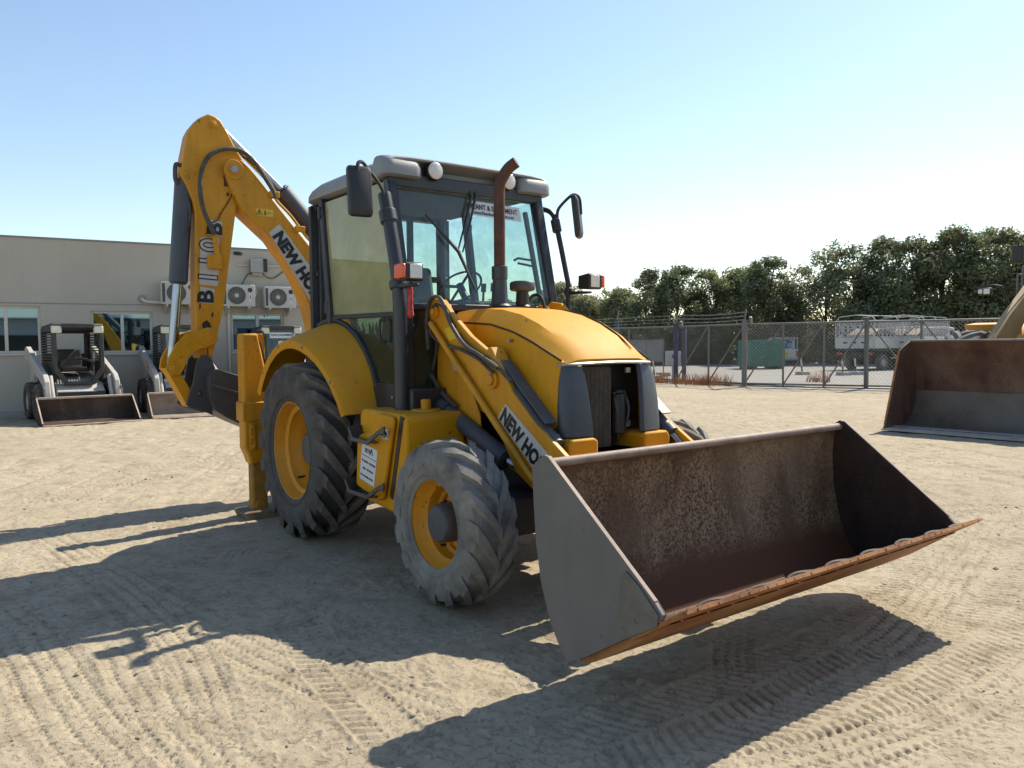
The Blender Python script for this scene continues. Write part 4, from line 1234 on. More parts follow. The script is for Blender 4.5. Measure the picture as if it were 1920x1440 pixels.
# --- posts, lamps and mirrors on both front corners
for s in (-1, 1):
    if s < 0:
        MB().tube(smooth_path([(1.275, s*0.765, 1.06), (1.275, s*0.765, 1.60), (1.255, s*0.765, 1.95), (1.165, s*0.765, 2.30), (1.095, s*0.765, 2.52), (1.075, s*0.765, 2.575)], 4), [0.048]*20+[0.03], 14).build('lamp_post', CAB, BH, smooth=50)
        MB().cyl((1.145, s*0.765, 2.36), (1.115, s*0.765, 2.45), 0.062, n=14).build('post_clamp', CAB, BH, bevel=0.01)
        MB().cyl((1.262, s*0.765, 1.90), (1.248, s*0.765, 1.96), 0.062, n=14).build('post_clamp', CAB, BH, bevel=0.01)
        mp = [(1.115, s*0.79, 2.47), (1.115, s*0.79, 2.56), (1.115, s*0.83, 2.635), (1.115, s*0.91, 2.72), (1.12, s*0.95, 2.755), (1.13, s*0.985, 2.745), (1.14, s*0.995, 2.69), (1.15, s*0.985, 2.52)]
    else:
        MB().tube(smooth_path([(1.245, s*0.765, 1.20), (1.250, s*0.765, 1.70), (1.262, s*0.765, 1.95), (1.235, s*0.765, 2.08), (1.115, s*0.765, 2.48), (1.06, s*0.76, 2.58), (0.97, s*0.74, 2.62), (0.90, s*0.70, 2.62)], 4), 0.021, 10).build('lamp_post', BLACK, BH, smooth=50)
        MB().cyl((1.13, s*0.765, 2.42), (1.10, s*0.765, 2.52), 0.038, n=12).build('post_clamp', BLACK, BH, bevel=0.006)
        MB().cyl((1.262, s*0.765, 1.90), (1.258, s*0.765, 1.96), 0.034, n=12).build('post_clamp', BLACK, BH, bevel=0.006)
        mp = [(1.11, s*0.78, 2.50), (1.11, s*0.785, 2.585), (1.115, s*0.82, 2.64), (1.12, s*0.92, 2.725), (1.13, s*0.97, 2.735), (1.14, s*1.00, 2.70), (1.15, s*1.005, 2.58)]
    MB().tube(smooth_path(mp, 5), 0.013, 8).build('mirror_arm', BLACK, BH)
    rings = []
    for d, k in ((0.0, 0.80), (0.012, 0.95), (0.035, 1.0), (0.05, 0.98)):
        rings.append([(-d, a*k, b_*k) for a, b_ in [(q[0]-0.085, q[1]) for q in rrect(0, 0.17, 0.175, 0.03, 0, 4)]])
    mi = MB().loft(rings).build('mirror', BLACK, BH, smooth=35)
    MB().add([(-0.0505, a*0.92, b_*0.95) for a, b_ in [(q[0]-0.085, q[1]) for q in rrect(0, 0.17, 0.175, 0.03, 0, 4)]], [tuple(range(20))]).build('mirror_glass', MIRR, mi, smooth=0)
    mi.location = (1.165, s*0.985, 2.56)
    mi.rotation_euler = (0, R(-6), R(-8) if s < 0 else R(38))
    # headlamp with side indicator
    hl = MB().prism([(1.41, 1.942), (1.53, 1.935), (1.54, 1.945), (1.54, 2.048), (1.52, 2.058), (1.41, 2.045)], 'y', s*0.735, s*0.865).build('headlamp', BLACK, BH, bevel=0.012)
    MB().box(1.541, 1.548, min(s*0.748, s*0.838), max(s*0.748, s*0.838), 1.952, 2.042).build('lens', LAMPG, hl, bevel=0.006)
    MB().box(1.43, 1.546, min(s*0.866, s*0.897), max(s*0.866, s*0.897), 1.95, 2.045).build('indicator', AMBER, hl, bevel=0.01)
    MB().prism([(1.25, 1.905), (1.50, 1.905), (1.50, 1.922), (1.25, 1.935)], 'y', s*0.745, s*0.80).build('lamp_bracket', BLACK, hl, bevel=0.004)
MB().tube(smooth_path([(1.36, -0.735, 1.93), (1.365, -0.735, 1.86), (1.36, -0.735, 1.78), (1.365, -0.735, 1.70)]), [0.012, 0.014, 0.016, 0.018, 0.02, 0.018, 0.017, 0.02, 0.022, 0.018, 0.02, 0.022, 0.020, 0.022, 0.025, 0.008], 7).build('rag', RED, BH, smooth=0)

# --- rear mudguards
for s in (-1, 1):
    rows = []
    for k in range(15):
        a = R(150-(150-22)*k/14)
        f_ = k/14
        Ro = 0.865+0.01*math.sin(math.pi*f_)
        Ri = 0.90+0.12*math.sin(math.pi*min(1, f_*1.05))**0.8-0.01
        c0 = (0.045, 0.70)
        yo = 1.075-0.085*max(0, (f_-0.55)/0.45)
        yi = 0.70
        ca, sa = math.cos(a), math.sin(a)
        def pt(Rk, y):
            return (c0[0]+Rk*ca, s*y, c0[1]+Rk*sa)
        rows.append([pt(Ro-0.055, yo+0.003), pt(Ro-0.012, yo+0.002), pt(Ro, yo-0.015), pt(Ro+(Ri-Ro)*0.30, yo-(yo-yi)*0.30), pt(Ro+(Ri-Ro)*0.62, yo-(yo-yi)*0.62), pt(Ri, yi)])
    rows2 = [[(q[0]-0.0, q[1], q[2]) for q in r_] for r_ in rows]
    mb = MB()
    rings = []
    for r_ in rows:
        inner = []
        for q in reversed(r_):
            v = Vector((q[0]-0.045, 0, q[2]-0.70))
            l = v.length
            v = v*((l-0.018)/l)
            inner.append((0.045+v.x, q[1]-s*0.010, 0.70+v.z))
        rings.append([Vector(q) for q in r_]+[Vector(q) for q in inner])
    mb.loft(rings)
    mb.build('mudguard', YEL, BH, smooth=45)
# body filler between mudguards and cab
MB().box(-0.85, 0.72, -0.685, 0.685, 0.86, 1.18).box(-0.80, -0.45, -0.60, 0.60, 1.18, 1.50).build('rear_body', DARK, BH, bevel=0.02)

# --- tank and tool box on the visible side, steps
box_o = MB().prism([(0.98, 0.44), (1.50, 0.40), (1.62, 0.50), (1.62, 1.045), (1.58, 1.07), (1.00, 1.08), (0.96, 1.03)], 'y', -0.93, -0.47).build('tool_box', YEL, BH, bevel=0.025, seg=3)
MB().prism([(1.44, 0.50), (1.60, 1.05), (1.56, 1.06), (1.40, 0.51)], 'y', -0.936, -0.90).build('box_gap', BLACK, box_o)
lid = MB().prism([(0.965, 0.55), (0.99, 0.53), (1.30, 0.475), (1.36, 0.50), (1.52, 1.02), (1.50, 1.055), (1.30, 1.065), (1.20, 0.93), (1.03, 0.90), (0.995, 0.85)], 'y', -0.968, -0.938).build('box_lid', YEL, BH, bevel=0.012)
st = MB().prism([(1.03, 0.595), (1.245, 0.560), (1.305, 0.815), (1.075, 0.845)], 'y', -0.9705, -0.969).build('service_label', WCLEAN, BH, smooth=0)
dx, dz = Vector((0.215, 0, -0.035)).normalized(), Vector((0.05, 0, 0.25))
def lab(u, v):
    return Vector((1.03, -0.9715, 0.595))+dx*u+Vector((0.058, 0, 0.252))*v
text('lettering', 'BITB', 0.042, lab(0.045, 0.80), dx, dz, INK, st, bold=0.0006)
MB().tube([lab(0.125, 0.80), lab(0.140, 0.96), lab(0.158, 0.80)], 0.004, 4).build('emblem', INK, st)
MB().tube([lab(0.005, 0.70), lab(0.215, 0.70)], 0.0022, 4).build('rule_line', INK, st)
text('lettering', 'TEL  SERVICE  +971-552-189', 0.020, lab(0.012, 0.52), dx, dz, INK, st, bold=0.0004, sx=0.82)
text('lettering', 'SALES   +971 552 298', 0.020, lab(0.035, 0.32), dx, dz, INK, st, bold=0.0004, sx=0.82)
text('lettering', 'FAX  +971-4-880 800, +971 20 15', 0.018, lab(0.008, 0.12), dx, dz, INK, st, bold=0.0004, sx=0.74)
def warn(o_, xd, yd, nd, sc, parent, tri=2):
    o_, xd, yd, nd = Vector(o_), Vector(xd).normalized(), Vector(yd).normalized(), Vector(nd)
    pl = MB().add([o_, o_+xd*sc*1.5, o_+xd*sc*1.5+yd*sc, o_+yd*sc], [(0, 1, 2, 3)]).build('warning_label', WCLEAN, parent, smooth=0)
    mb = MB()
    for k in range(tri):
        c = o_+xd*sc*(0.4+0.68*k)+yd*sc*0.45+nd*0.002
        p = [c+yd*sc*0.36, c-yd*sc*0.28-xd*sc*0.32, c-yd*sc*0.28+xd*sc*0.32]
        mb.tube(p+[p[0]], sc*0.035, 4)
        mb.tube([c+yd*sc*0.12, c-yd*sc*0.12], sc*0.05, 4)
    mb.build('warning_symbol', INK, pl, smooth=0)
    return pl
warn((1.36, -0.9705, 0.90), (1, 0, 0.03), (0, 0, 1), (0, -1, 0), 0.065, BH)
# filler cap on top of the box
MB().cyl((1.42, -0.66, 1.06), (1.42, -0.66, 1.085), 0.10, n=24).cyl((1.42, -0.66, 1.08), (1.42, -0.66, 1.15), 0.035, n=16).build('filler_cap', YELW, BH, bevel=0.006)
def step(z, x0, x1):
    t = MB().prism([(x0, z+0.10), (x0-0.01, z+0.07), (x0+0.05, z), (x1-0.10, z-0.005), (x1+0.06, z+0.075), (x1+0.14, z+0.085), (x1+0.14, z+0.14), (x1+0.04, z+0.10), (x1-0.11, z+0.025), (x0+0.06, z+0.03)], 'y', -1.035, -1.022).build('step', CAB, BH, bevel=0.004)
    for k in range(7):
        x = x0+0.07+(x1-0.14-x0)*k/6
        MB().tube([(x, -1.025, z+0.012), (x+0.02, -1.0, z+0.012), (x-0.02, -0.96, z+0.012), (x, -0.92, z+0.012)], 0.007, 4).build('tread_bar', CAB, t)
    for y in (-0.99, -0.95):
        MB().tube([(x0+0.05, y, z+0.006), (x1-0.08, y, z+0.004)], 0.006, 4).build('tread_rail', CAB, t)
    MB().prism([(x0, z+0.10), (x0-0.005, z), (x0+0.03, z)], 'y', -1.022, -0.90).build('side_plate', CAB, t)
step(0.49, 0.93, 1.36)
step(0.86, 1.00, 1.38)
# same box mirrored on the far side (plain tank)
MB().prism([(0.98, 0.44), (1.50, 0.40), (1.62, 0.50), (1.62, 1.045), (1.58, 1.07), (1.00, 1.08), (0.96, 1.03)], 'y', 0.47, 0.93).build('fuel_tank', YEL, BH, bevel=0.025, seg=3)

# --- loader arms, cylinders, links
ARM = [(1.266,1.792),(1.346,1.839),(1.463,1.823),(1.581,1.718),(1.794,1.573),(2.001,1.47),(2.119,1.405),(2.189,1.321),(2.247,1.229),(2.466,1.052),(2.743,0.88),(2.801,0.812),(2.593,0.649),(2.421,0.68),(2.272,0.747),(2.133,0.938),(1.936,1.142),(1.727,1.323),(1.503,1.505),(1.306,1.679)]
ARM = ARM[:11]+[(2.98, 0.66), (3.20, 0.50), (3.265, 0.42), (3.24, 0.33), (3.10, 0.32), (2.75, 0.50)]+ARM[14:]
for s in (-1, 1):
    ao = MB().prism(ARM, 'y', s*0.55, s*0.505).build('loader_arm', YELW if s < 0 else YEL, BH, bevel=0.010)
    y = s*0.582
    tp = [(1.366,1.666),(2.438,0.761)]
    MB().tube([(tp[0][0], y, tp[0][1]), (tp[1][0], y, tp[1][1]), (2.9, y, 0.48)], 0.020, 10).build('tie_rod', YELW, BH)
    ps = [(2.059,1.298),(1.396,1.742),(2.111,1.666)]
    for q, r_ in ((ps[0], 0.045), (ps[1], 0.032)):
        MB().cyl((q[0], s*0.545, q[1]), (q[0], s*0.572, q[1]), r_*1.25, n=20).cyl((q[0], s*0.570, q[1]), (q[0], s*0.590, q[1]), r_*0.75, n=16).build('arm_pin', YELW, ao, bevel=0.004)
    # tilt cylinder on top of the arm
    tc = [(1.974,1.415),(2.571,0.933),(2.701,0.876)]
    p0, p1, p2 = [Vector((a, s*0.49, b_)) for a, b_ in tc]
    dd = (p1-p0).normalized()
    MB().cyl(p0[:], p1[:], 0.050, n=20).cyl((p1-dd*0.04)[:], (p1+dd*0.015)[:], 0.058, n=20).build('tilt_cylinder', CYL, BH, smooth=40)
    MB().cyl(p1[:], (p1+dd*0.35)[:], 0.028, n=14).build('tilt_rod', CHROME, BH)
    pe = p1+dd*0.35
    MB().prism([(pe.x-0.05, pe.z+0.05), (pe.x+0.03, pe.z+0.06), (3.27, 0.80), (3.27, 0.55), (pe.x-0.02, pe.z-0.05)], 'y', s*0.515, s*0.465).build('tilt_link', YELW, BH, bevel=0.01)
    MB().prism([(p0.x-0.09, p0.z+0.03), (p0.x+0.04, p0.z+0.09), (p0.x+0.12, p0.z-0.02), (p0.x+0.02, p0.z-0.14)], 'y', s*0.545, s*0.435).build('bellcrank', YELW, BH, bevel=0.012)
    MB().sheet([[tuple(p0+dd*t+Vector((0.045, s*w_, 0.058))) for w_ in (-0.042, 0.042)] for t in (0.10, 0.30, (p1-p0).length-0.10)], (0.006, 0, 0.008)).build('cylinder_guard', CYL, BH)
    # lift cylinder below the arm
    lc = [(1.111,1.178),(1.845,0.862),(2.161,0.783)]
    q0, q1, q2 = [Vector((a, s*0.49, b_)) for a, b_ in lc]
    dl = (q2-q0).normalized()
    LL = (q2-q0).length
    MB().cyl(q0[:], (q0+dl*(LL-0.06))[:], 0.058, n=20).cyl((q0+dl*(LL-0.12))[:], (q0+dl*(LL-0.05))[:], 0.064, n=20).cyl((q0+dl*0.30)[:], (q0+dl*0.36)[:], 0.070, n=20).build('lift_cylinder', CYL, BH, smooth=40)
    MB().cyl((q0+dl*(LL-0.06))[:], (q0+dl*(LL+0.10))[:], 0.032, n=14).build('lift_rod', CHROME, BH)
    MB().cyl((q0+Vector((0, -0.07, 0)))[:], (q0+Vector((0, 0.07, 0)))[:], 0.055, n=18).build('lift_pin', BLACK, BH, bevel=0.005)
    MB().tube(smooth_path([tuple(q0+Vector((0.02, 0, 0.07))), tuple(q0+Vector((0.10, 0, 0.12))), tuple(q0+dl*0.25+Vector((0, 0, 0.10))), tuple(q0+dl*0.45+Vector((0, 0, 0.075)))]), 0.016, 8).build('lift_hose', HOSE, BH)
    # tower that carries the arm
    MB().prism([(1.22, 0.60), (1.80, 0.60), (1.75, 1.05), (1.50, 1.50), (1.40, 1.80), (1.28, 1.82), (1.24, 1.60), (1.22, 1.10)], 'y', s*0.452, s*0.428).build('loader_tower', YELW, BH, bevel=0.012)
    # decal on the arm
    d4 = [(2.095,1.064),(2.185,1.155),(2.655,0.846),(2.501,0.751)]
    if s < 0:
        MB().add([(a, -0.5525, b_) for a, b_ in d4], [(0, 1, 2, 3)]).build('decal', WHITE, ao, smooth=0)
        A_, B_, C_ = Vector((d4[0][0], -0.554, d4[0][1])), Vector((d4[3][0], -0.554, d4[3][1])), Vector((d4[1][0], -0.554, d4[1][1]))
        xd = (B_-A_)
        yd = (C_-A_)
        h_ = (yd-xd.normalized()*yd.dot(xd.normalized())).length
        text('lettering', 'NEW HOLLAND', h_*1.02, A_+xd.normalized()*0.02+yd*0.13, xd, yd, INK, ao, bold=0.0065, sx=0.80)
    pl = [(1.577,1.415),(1.655,1.413),(1.692,1.346),(1.602,1.348)]
    MB().add([(a, s*0.5525, b_) for a, b_ in pl], [(0, 1, 2, 3)]).build('maker_plate', STEEL, ao, smooth=0)
# cross tube of the loader frame
MB().cyl((2.72, -0.45, 0.78), (2.72, 0.45, 0.80), 0.075, n=20).build('arm_cross_tube', YELW, BH)
# hoses over the arm pivot
hp = [(1.329,1.487),(1.313,1.69),(1.359,1.812),(1.457,1.844),(1.538,1.804),(1.627,1.663),(1.788,1.521),(1.985,1.443),(2.154,1.373)]
MB().tube(smooth_path([(a, -0.58-0.01*(i > 2), b_) for i, (a, b_) in enumerate(hp)]), 0.013, 8).build('loader_hose', HOSE, BH)
hp = [(1.367,1.761),(1.438,1.795),(1.531,1.755),(1.621,1.638),(1.808,1.504),(2.071,1.404),(2.261,1.295)]
MB().tube(smooth_path([(a, -0.565, b_) for a, b_ in hp]), 0.013, 8).build('loader_hose', HOSE, BH)
hp = [(1.362,1.688),(1.359,1.597),(1.509,1.523),(1.717,1.487),(1.919,1.429),(2.091,1.339)]
MB().tube(smooth_path([(a, -0.575, b_) for a, b_ in hp]), 0.011, 8).build('loader_hose', HOSE, BH)
hp = [(1.117,1.236),(1.209,1.353),(1.271,1.542),(1.261,1.693)]
MB().tube(smooth_path([(a, -0.47, b_) for a, b_ in hp]), 0.012, 8).build('loader_hose', HOSE, BH)
wl_ = [(1.493,1.624),(1.587,1.639),(1.663,1.567),(1.558,1.54)]
MB().add([(a, -0.5535, b_) for a, b_ in wl_], [(0, 1, 2, 3)]).build('warning_patch', surf('yellow_sticker', (0.65, 0.42, 0.02), 0.4), BH, smooth=0)
wq = [(2.25,1.182),(2.343,1.18),(2.348,1.116),(2.254,1.117)]
warn((wq[3][0], -0.4265, wq[3][1]), (1, 0, 0), (0, 0, 1), (0, -1, 0), 0.075, BH)

# --- front bucket
SH = [(3.335, 1.005), (3.300, 0.96), (3.285, 0.80), (3.295, 0.62), (3.33, 0.44), (3.39, 0.28), (3.455, 0.185), (3.53, 0.165), (3.62, 0.205), (3.80, 0.318), (4.02, 0.455)]
SI = []
for i, (x, z) in enumerate(SH):
    a, b_ = SH[max(0, i-1)], SH[min(len(SH)-1, i+1)]
    t = Vector((b_[0]-a[0], b_[1]-a[1])).normalized()
    SI.append((x-t.y*0.018, z+t.x*0.018))
shell = MB()
ny = 2
loop = SH+SI[::-1]
rings = [[(x, y, z) for x, z in loop] for y in (-1.185, 1.185)]
shell.loft(rings)
# two skins: the grey painted outside, the rusty inside
bk = MB()
bk.loft([[(x, y, z) for x, z in SH+[((a+c)/2, (b_+d)/2) for (a, b_), (c, d) in zip(SH, SI)][::-1]] for y in (-1.185, 1.185)])
bucket = bk.build('front_bucket', BUCK, BH, smooth=40)
MB().loft([[(x, y, z) for x, z in [((a*0.45+c*0.55), (b_*0.45+d*0.55)) for (a, b_), (c, d) in zip(SH, SI)]+SI[::-1]] for y in (-1.185, 1.185)]).build('inner_shell', RUSTI, bucket, smooth=40)
RIMB = surf('worn_bucket_rim', (0.19, 0.130, 0.098), 0.55, var=0.45, vscale=7, dust=0.30, dustcol=(0.36, 0.30, 0.26), dscale=9, bmp=0.15)
PATCH = surf('rubbed_patch_paint', (0.115, 0.112, 0.095), 0.6, var=0.2, vscale=9, chips=0.3)
MB().cyl((3.345, -1.185, 0.985), (3.345, 1.185, 0.985), 0.022, n=16).build('rim_tube', RIMB, bucket)
SP = [(3.262, 0.955), (3.285, 0.985), (3.345, 1.025), (3.37, 1.02), (4.005, 0.530), (4.045, 0.490), (4.03, 0.452), (3.80, 0.312), (3.62, 0.198), (3.50, 0.135), (3.455, 0.175), (3.385, 0.275), (3.32, 0.44), (3.285, 0.62), (3.270, 0.80)]
for s in (-1, 1):
    sp = MB().prism(SP, 'y', s*1.187, s*1.205).build('side_plate', BUCK, bucket, bevel=0.002)
    cx_, cz_ = 3.56, 0.55
    inn = [(cx_+(x-cx_)*0.995, cz_+(z-cz_)*0.995) for x, z in SP]
    MB().prism(inn, 'y', s*1.1865, s*1.180).build('inner_side', RUSTS, bucket, smooth=0)
    # worn bright edge of the side plate
    a, b_ = Vector((3.372, s*1.196, 1.021)), Vector((4.004, s*1.196, 0.533))
    bar(MB(), a, b_, 0.0195, 0.005, Vector((0.6, 0, 0.8))).build('plate_edge', RIMB, bucket)
    MB().prism([(3.86, 0.62), (3.93, 0.575), (4.03, 0.485), (4.02, 0.44), (3.84, 0.335), (3.82, 0.40), (3.83, 0.58)], 'y', s*1.2055, s*1.213).build('wear_patch', PATCH, bucket, bevel=0.003)
# cutting edge: a plate with a row of bolt slots left open
u = Vector((0.845, 0, 0.535)).normalized()
nrm = Vector((-u.z, 0, u.x))
e0 = Vector((3.985, 0, 0.428))
ce = MB()
def strip(mb, a0, a1, y0, y1, th=0.017):
    vs = []
    for off_ in (0, th):
        for a, y in ((a0, y0), (a1, y0), (a1, y1), (a0, y1)):
            q = e0+u*a+nrm*(off_-0.014)
            vs.append((q.x, y, q.z))
    mb.add(vs, [(0,3,2,1),(4,5,6,7),(0,1,5,4),(1,2,6,5),(2,3,7,6),(3,0,4,7)])
NH = 15
strip(ce, -0.13, 0.060, -1.205, 1.205)
strip(ce, 0.082, 0.215, -1.205, 1.205)
ys = [-1.205]+[q for k in range(NH) for q in (-1.09+2.18*k/(NH-1)-0.011, -1.09+2.18*k/(NH-1)+0.011)]+[1.205]
for k in range(0, len(ys), 2):
    strip(ce, 0.060, 0.082, ys[k], ys[k+1])
ce.build('cutting_edge', RUSTE, bucket, smooth=0)
under = MB()
rr_ = random.Random(8)
for k in range(40):                     # ragged lip
    y = -1.19+2.38*k/39
    strip(under, 0.214, 0.214+rr_.uniform(0.001, 0.006), y-0.025, y+0.028, 0.011)
under.build('ragged_lip', RUSTE, bucket, smooth=0)
MB().loft([[(x, y, z) for x, z in [(3.54, 0.160), (3.80, 0.314), (4.0, 0.438), (4.06, 0.452), (3.99, 0.405), (3.80, 0.272), (3.62, 0.165), (3.54, 0.140)]] for y in (-1.17, 1.17)]).build('floor_wear_plate', RUSTE, bucket, smooth=0)
for k in range(8):                      # bent straps standing up behind the edge
    y0 = -1.12+2.2*k/7.6+rr_.uniform(-.02, .02)
    hk = rr_.uniform(0.005, 0.013)
    pts = []
    for j in range(9):
        t = j/8
        q = e0+u*(0.19-0.03*t)+nrm*(0.002+hk*math.sin(math.pi*t**0.7)**1.1)
        pts.append([(q.x-0.010, y0+0.25*t, q.z), (q.x+0.006, y0+0.20*t, q.z)])
    MB().sheet(pts, (0, 0, 0.004)).build('bent_strap', RUSTS, bucket, smooth=50)

# --- backhoe end: rear frame, stabiliser legs, carriage, swing post
RF = MB().box(-1.16, -1.00, -0.86, 0.86, 0.55, 0.74).box(-1.16, -1.00, -0.86, 0.86, 1.02, 1.20).box(-1.15, -1.01, -0.30, 0.30, 0.741, 1.019).build('rear_frame_rails', YELW, BH, bevel=0.012)
for s in (-1, 1):
    lg = MB().prism([(s*1.125, 1.63), (s*0.985, 1.635), (s*0.905, 1.22), (s*0.900, 0.995), (s*0.905, 0.55), (s*0.925, 0.50), (s*1.07, 0.47), (s*1.095, 0.55), (s*1.125, 0.62)], 'x', -1.06, -0.90).build('stabiliser_leg', YELW, BH, bevel=0.018)
    MB().box(-1.075, -0.885, min(s*0.885, s*1.142), max(s*0.885, s*1.142), 0.86, 1.03).build('collar', YELW, lg, bevel=0.012)
    MB().box(-1.04, -0.92, min(s*0.92, s*1.06), max(s*0.92, s*1.06), 0.04, 0.52).build('inner_leg', GRIME, lg, bevel=0.02)
    MB().box(-0.8995, -0.885, min(s*1.03, s*1.085), max(s*1.03, s*1.085), 0.60, 0.84).build('guide_plate', YELW, lg, bevel=0.006)
    for z in (0.63, 0.72, 0.81):
        MB().cyl((-0.886, s*1.057, z), (-0.868, s*1.057, z), 0.012, n=8).build('bolt', YELW, lg)
    MB().prism([(s*0.80, 0.055), (s*0.84, -0.03), (s*1.13, -0.03), (s*1.17, 0.055), (s*1.13, 0.065), (s*0.84, 0.065)], 'x', -1.13, -0.82).build('foot_pad', PAD, lg, bevel=0.008)
    MB().cyl((-0.93, s*0.99, 0.10), (-0.90, s*0.99, 0.10), 0.05, n=16).build('foot_pin', GRIME, lg, bevel=0.004)
    MB().cyl((-1.0, s*0.95, 1.55), (-0.98, s*0.88, 1.15), 0.016, n=8).cyl((-0.95, s*0.95, 1.56), (-0.93, s*0.87, 1.15), 0.012, n=8).tube(smooth_path([(-0.92, s*1.0, 1.63), (-0.92, s*0.96, 1.66), (-0.92, s*0.92, 1.60), (-0.93, s*0.89, 1.3), (-0.95, s*0.84, 1.12)]), 0.010, 6).build('leg_pipe', HOSE, lg)
    MB().prism([(s*1.0, 1.635), (s*0.90, 1.63), (s*0.885, 1.58), (s*0.90, 1.30), (s*0.92, 1.25), (s*0.985, 1.6)], 'x', -1.03, -1.00).build('pipe_guard', YELW, lg, bevel=0.004)
MB().box(-1.30, -1.165, 0.0, 0.62, 0.50, 1.22).build('carriage', YELW, BH, bevel=0.015)
MB().prism([(-1.31, 0.62), (-1.95, 0.66), (-1.98, 0.80), (-1.90, 1.08), (-1.31, 1.16)], 'y', 0.16, 0.46).build('swing_post', YELW, BH, bevel=0.02)

XB = -1.75
BOOM = [(-1.003,3.129),(-0.991,3.22),(-0.934,3.287),(-0.858,3.282),(-0.768,3.208),(-0.616,3.031),(-0.46,2.845),(-0.091,2.422),(0.148,2.072),(0.443,1.562),(0.592,1.101),(0.492,0.876),(0.247,1.03),(0.013,1.344),(-0.142,1.684),(-0.205,1.932),(-0.311,2.18),(-0.391,2.32),(-0.575,2.57),(-0.855,2.813),(-0.947,2.976)]
bo = MB().prism(BOOM, 'x', -1.61, -1.89).build('boom', YELW, BH, bevel=0.012)
DIP = [(-1.328,3.487),(-1.289,3.561),(-1.229,3.639),(-1.141,3.697),(-1.073,3.684),(-1.025,3.652),(-0.968,3.562),(-0.896,3.422),(-0.813,3.297),(-0.784,3.204),(-0.851,2.993),(-0.907,2.795),(-0.969,2.384),(-1.048,1.874),(-1.121,1.56),(-1.164,1.408),(-1.291,1.411),(-1.306,1.571),(-1.299,2.167),(-1.282,2.76),(-1.299,2.867),(-1.36,3.021),(-1.409,3.113),(-1.384,3.198),(-1.372,3.287)]
di = MB().prism(DIP, 'x', -1.655, -1.845).build('dipper', YELW, BH, bevel=0.012)
def pin(px_, r_, x0, x1, nm='pin', m=YELW, par=None):
    return MB().cyl((x0, px_[0], px_[1]), (x1, px_[0], px_[1]), r_, n=24).cyl((x1-0.004, px_[0], px_[1]), (x1+0.012, px_[0], px_[1]), r_*0.55, n=18).build(nm, m, par or BH, bevel=0.004)
pk = [(-0.931,3.198),(-1.098,3.601),(-1.36,3.111),(-1.211,1.615),(-1.542,1.328),(-1.242,1.355)]
pin(pk[0], 0.095, -1.62, -1.598, 'pivot_boss', YELW, bo)
MB().cyl((-1.60, pk[0][0], pk[0][1]), (-1.578, pk[0][0], pk[0][1]), 0.036, n=18).build('pivot_pin', STEEL, bo, bevel=0.004)
pin(pk[1], 0.040, -1.66, -1.648, 'pin', YELW, di)
pin(pk[2], 0.034, -1.66, -1.648, 'pin', YELW, di)
# hoe bucket cylinder on the outer side of the dipper
hc_ = [(-1.348,3.073),(-1.428,2.119),(-1.513,1.305)]
a, b_, c_ = [Vector((-1.75, q[0], q[1])) for q in hc_]
MB().cyl(a[:], b_[:], 0.083, n=24).cyl(b_[:], (b_+(b_-a).normalized()*0.015)[:], 0.070, n=24).build('crowd_cylinder', CYL, BH, smooth=40, bevel=0.006)
MB().cyl(b_[:], c_[:], 0.045, n=20).build('crowd_rod', CHROME, BH)
hh = [(-1.372,3.188),(-1.428,3.201),(-1.44,3.117),(-1.433,3.045),(-1.396,3.025)]
MB().tube(smooth_path(onx(-1.70, hh)), 0.020, 8).build('crowd_hose', HOSE, BH)
hh = [(-1.339,2.866),(-1.323,2.785),(-1.336,2.661),(-1.376,2.569)]
MB().tube(smooth_path(onx(-1.68, hh)), 0.014, 8).build('crowd_hose', HOSE, BH)
# links between dipper and hoe bucket
LK = [(-1.173,1.7),(-1.125,1.66),(-1.117,1.59),(-1.158,1.529),(-1.294,1.496),(-1.392,1.433),(-1.432,1.325),(-1.472,1.262),(-1.537,1.259),(-1.586,1.319),(-1.569,1.416),(-1.501,1.542),(-1.405,1.64),(-1.27,1.684)]
MB().prism(LK, 'x', -1.60, -1.64).build('upper_link', YEL, BH, bevel=0.006)
MB().prism(LK, 'x', -1.86, -1.90).build('upper_link', YEL, BH, bevel=0.006)
LK2 = [(-1.585,1.329),(-1.541,1.269),(-1.457,1.276),(-1.348,1.084),(-1.341,0.999),(-1.4,0.957)]
MB().prism(LK2, 'x', -1.645, -1.855).build('lower_link', YEL, BH, bevel=0.010)
pin(pk[3], 0.085, -1.602, -1.592, 'link_boss')
pin(pk[4], 0.055, -1.60, -1.59, 'link_boss')
GR = surf('grease_stain', (0.025, 0.015, 0.010), 0.5, var=0.4, vscale=20)
gp = [(-1.239,1.751),(-1.204,1.771),(-1.176,1.741),(-1.158,1.681),(-1.188,1.661),(-1.216,1.691),(-1.236,1.681),(-1.254,1.721)]
MB().add(onx(-1.6535, gp), [tuple(range(len(gp)))]).build('grease_patch', GR, di, smooth=0)
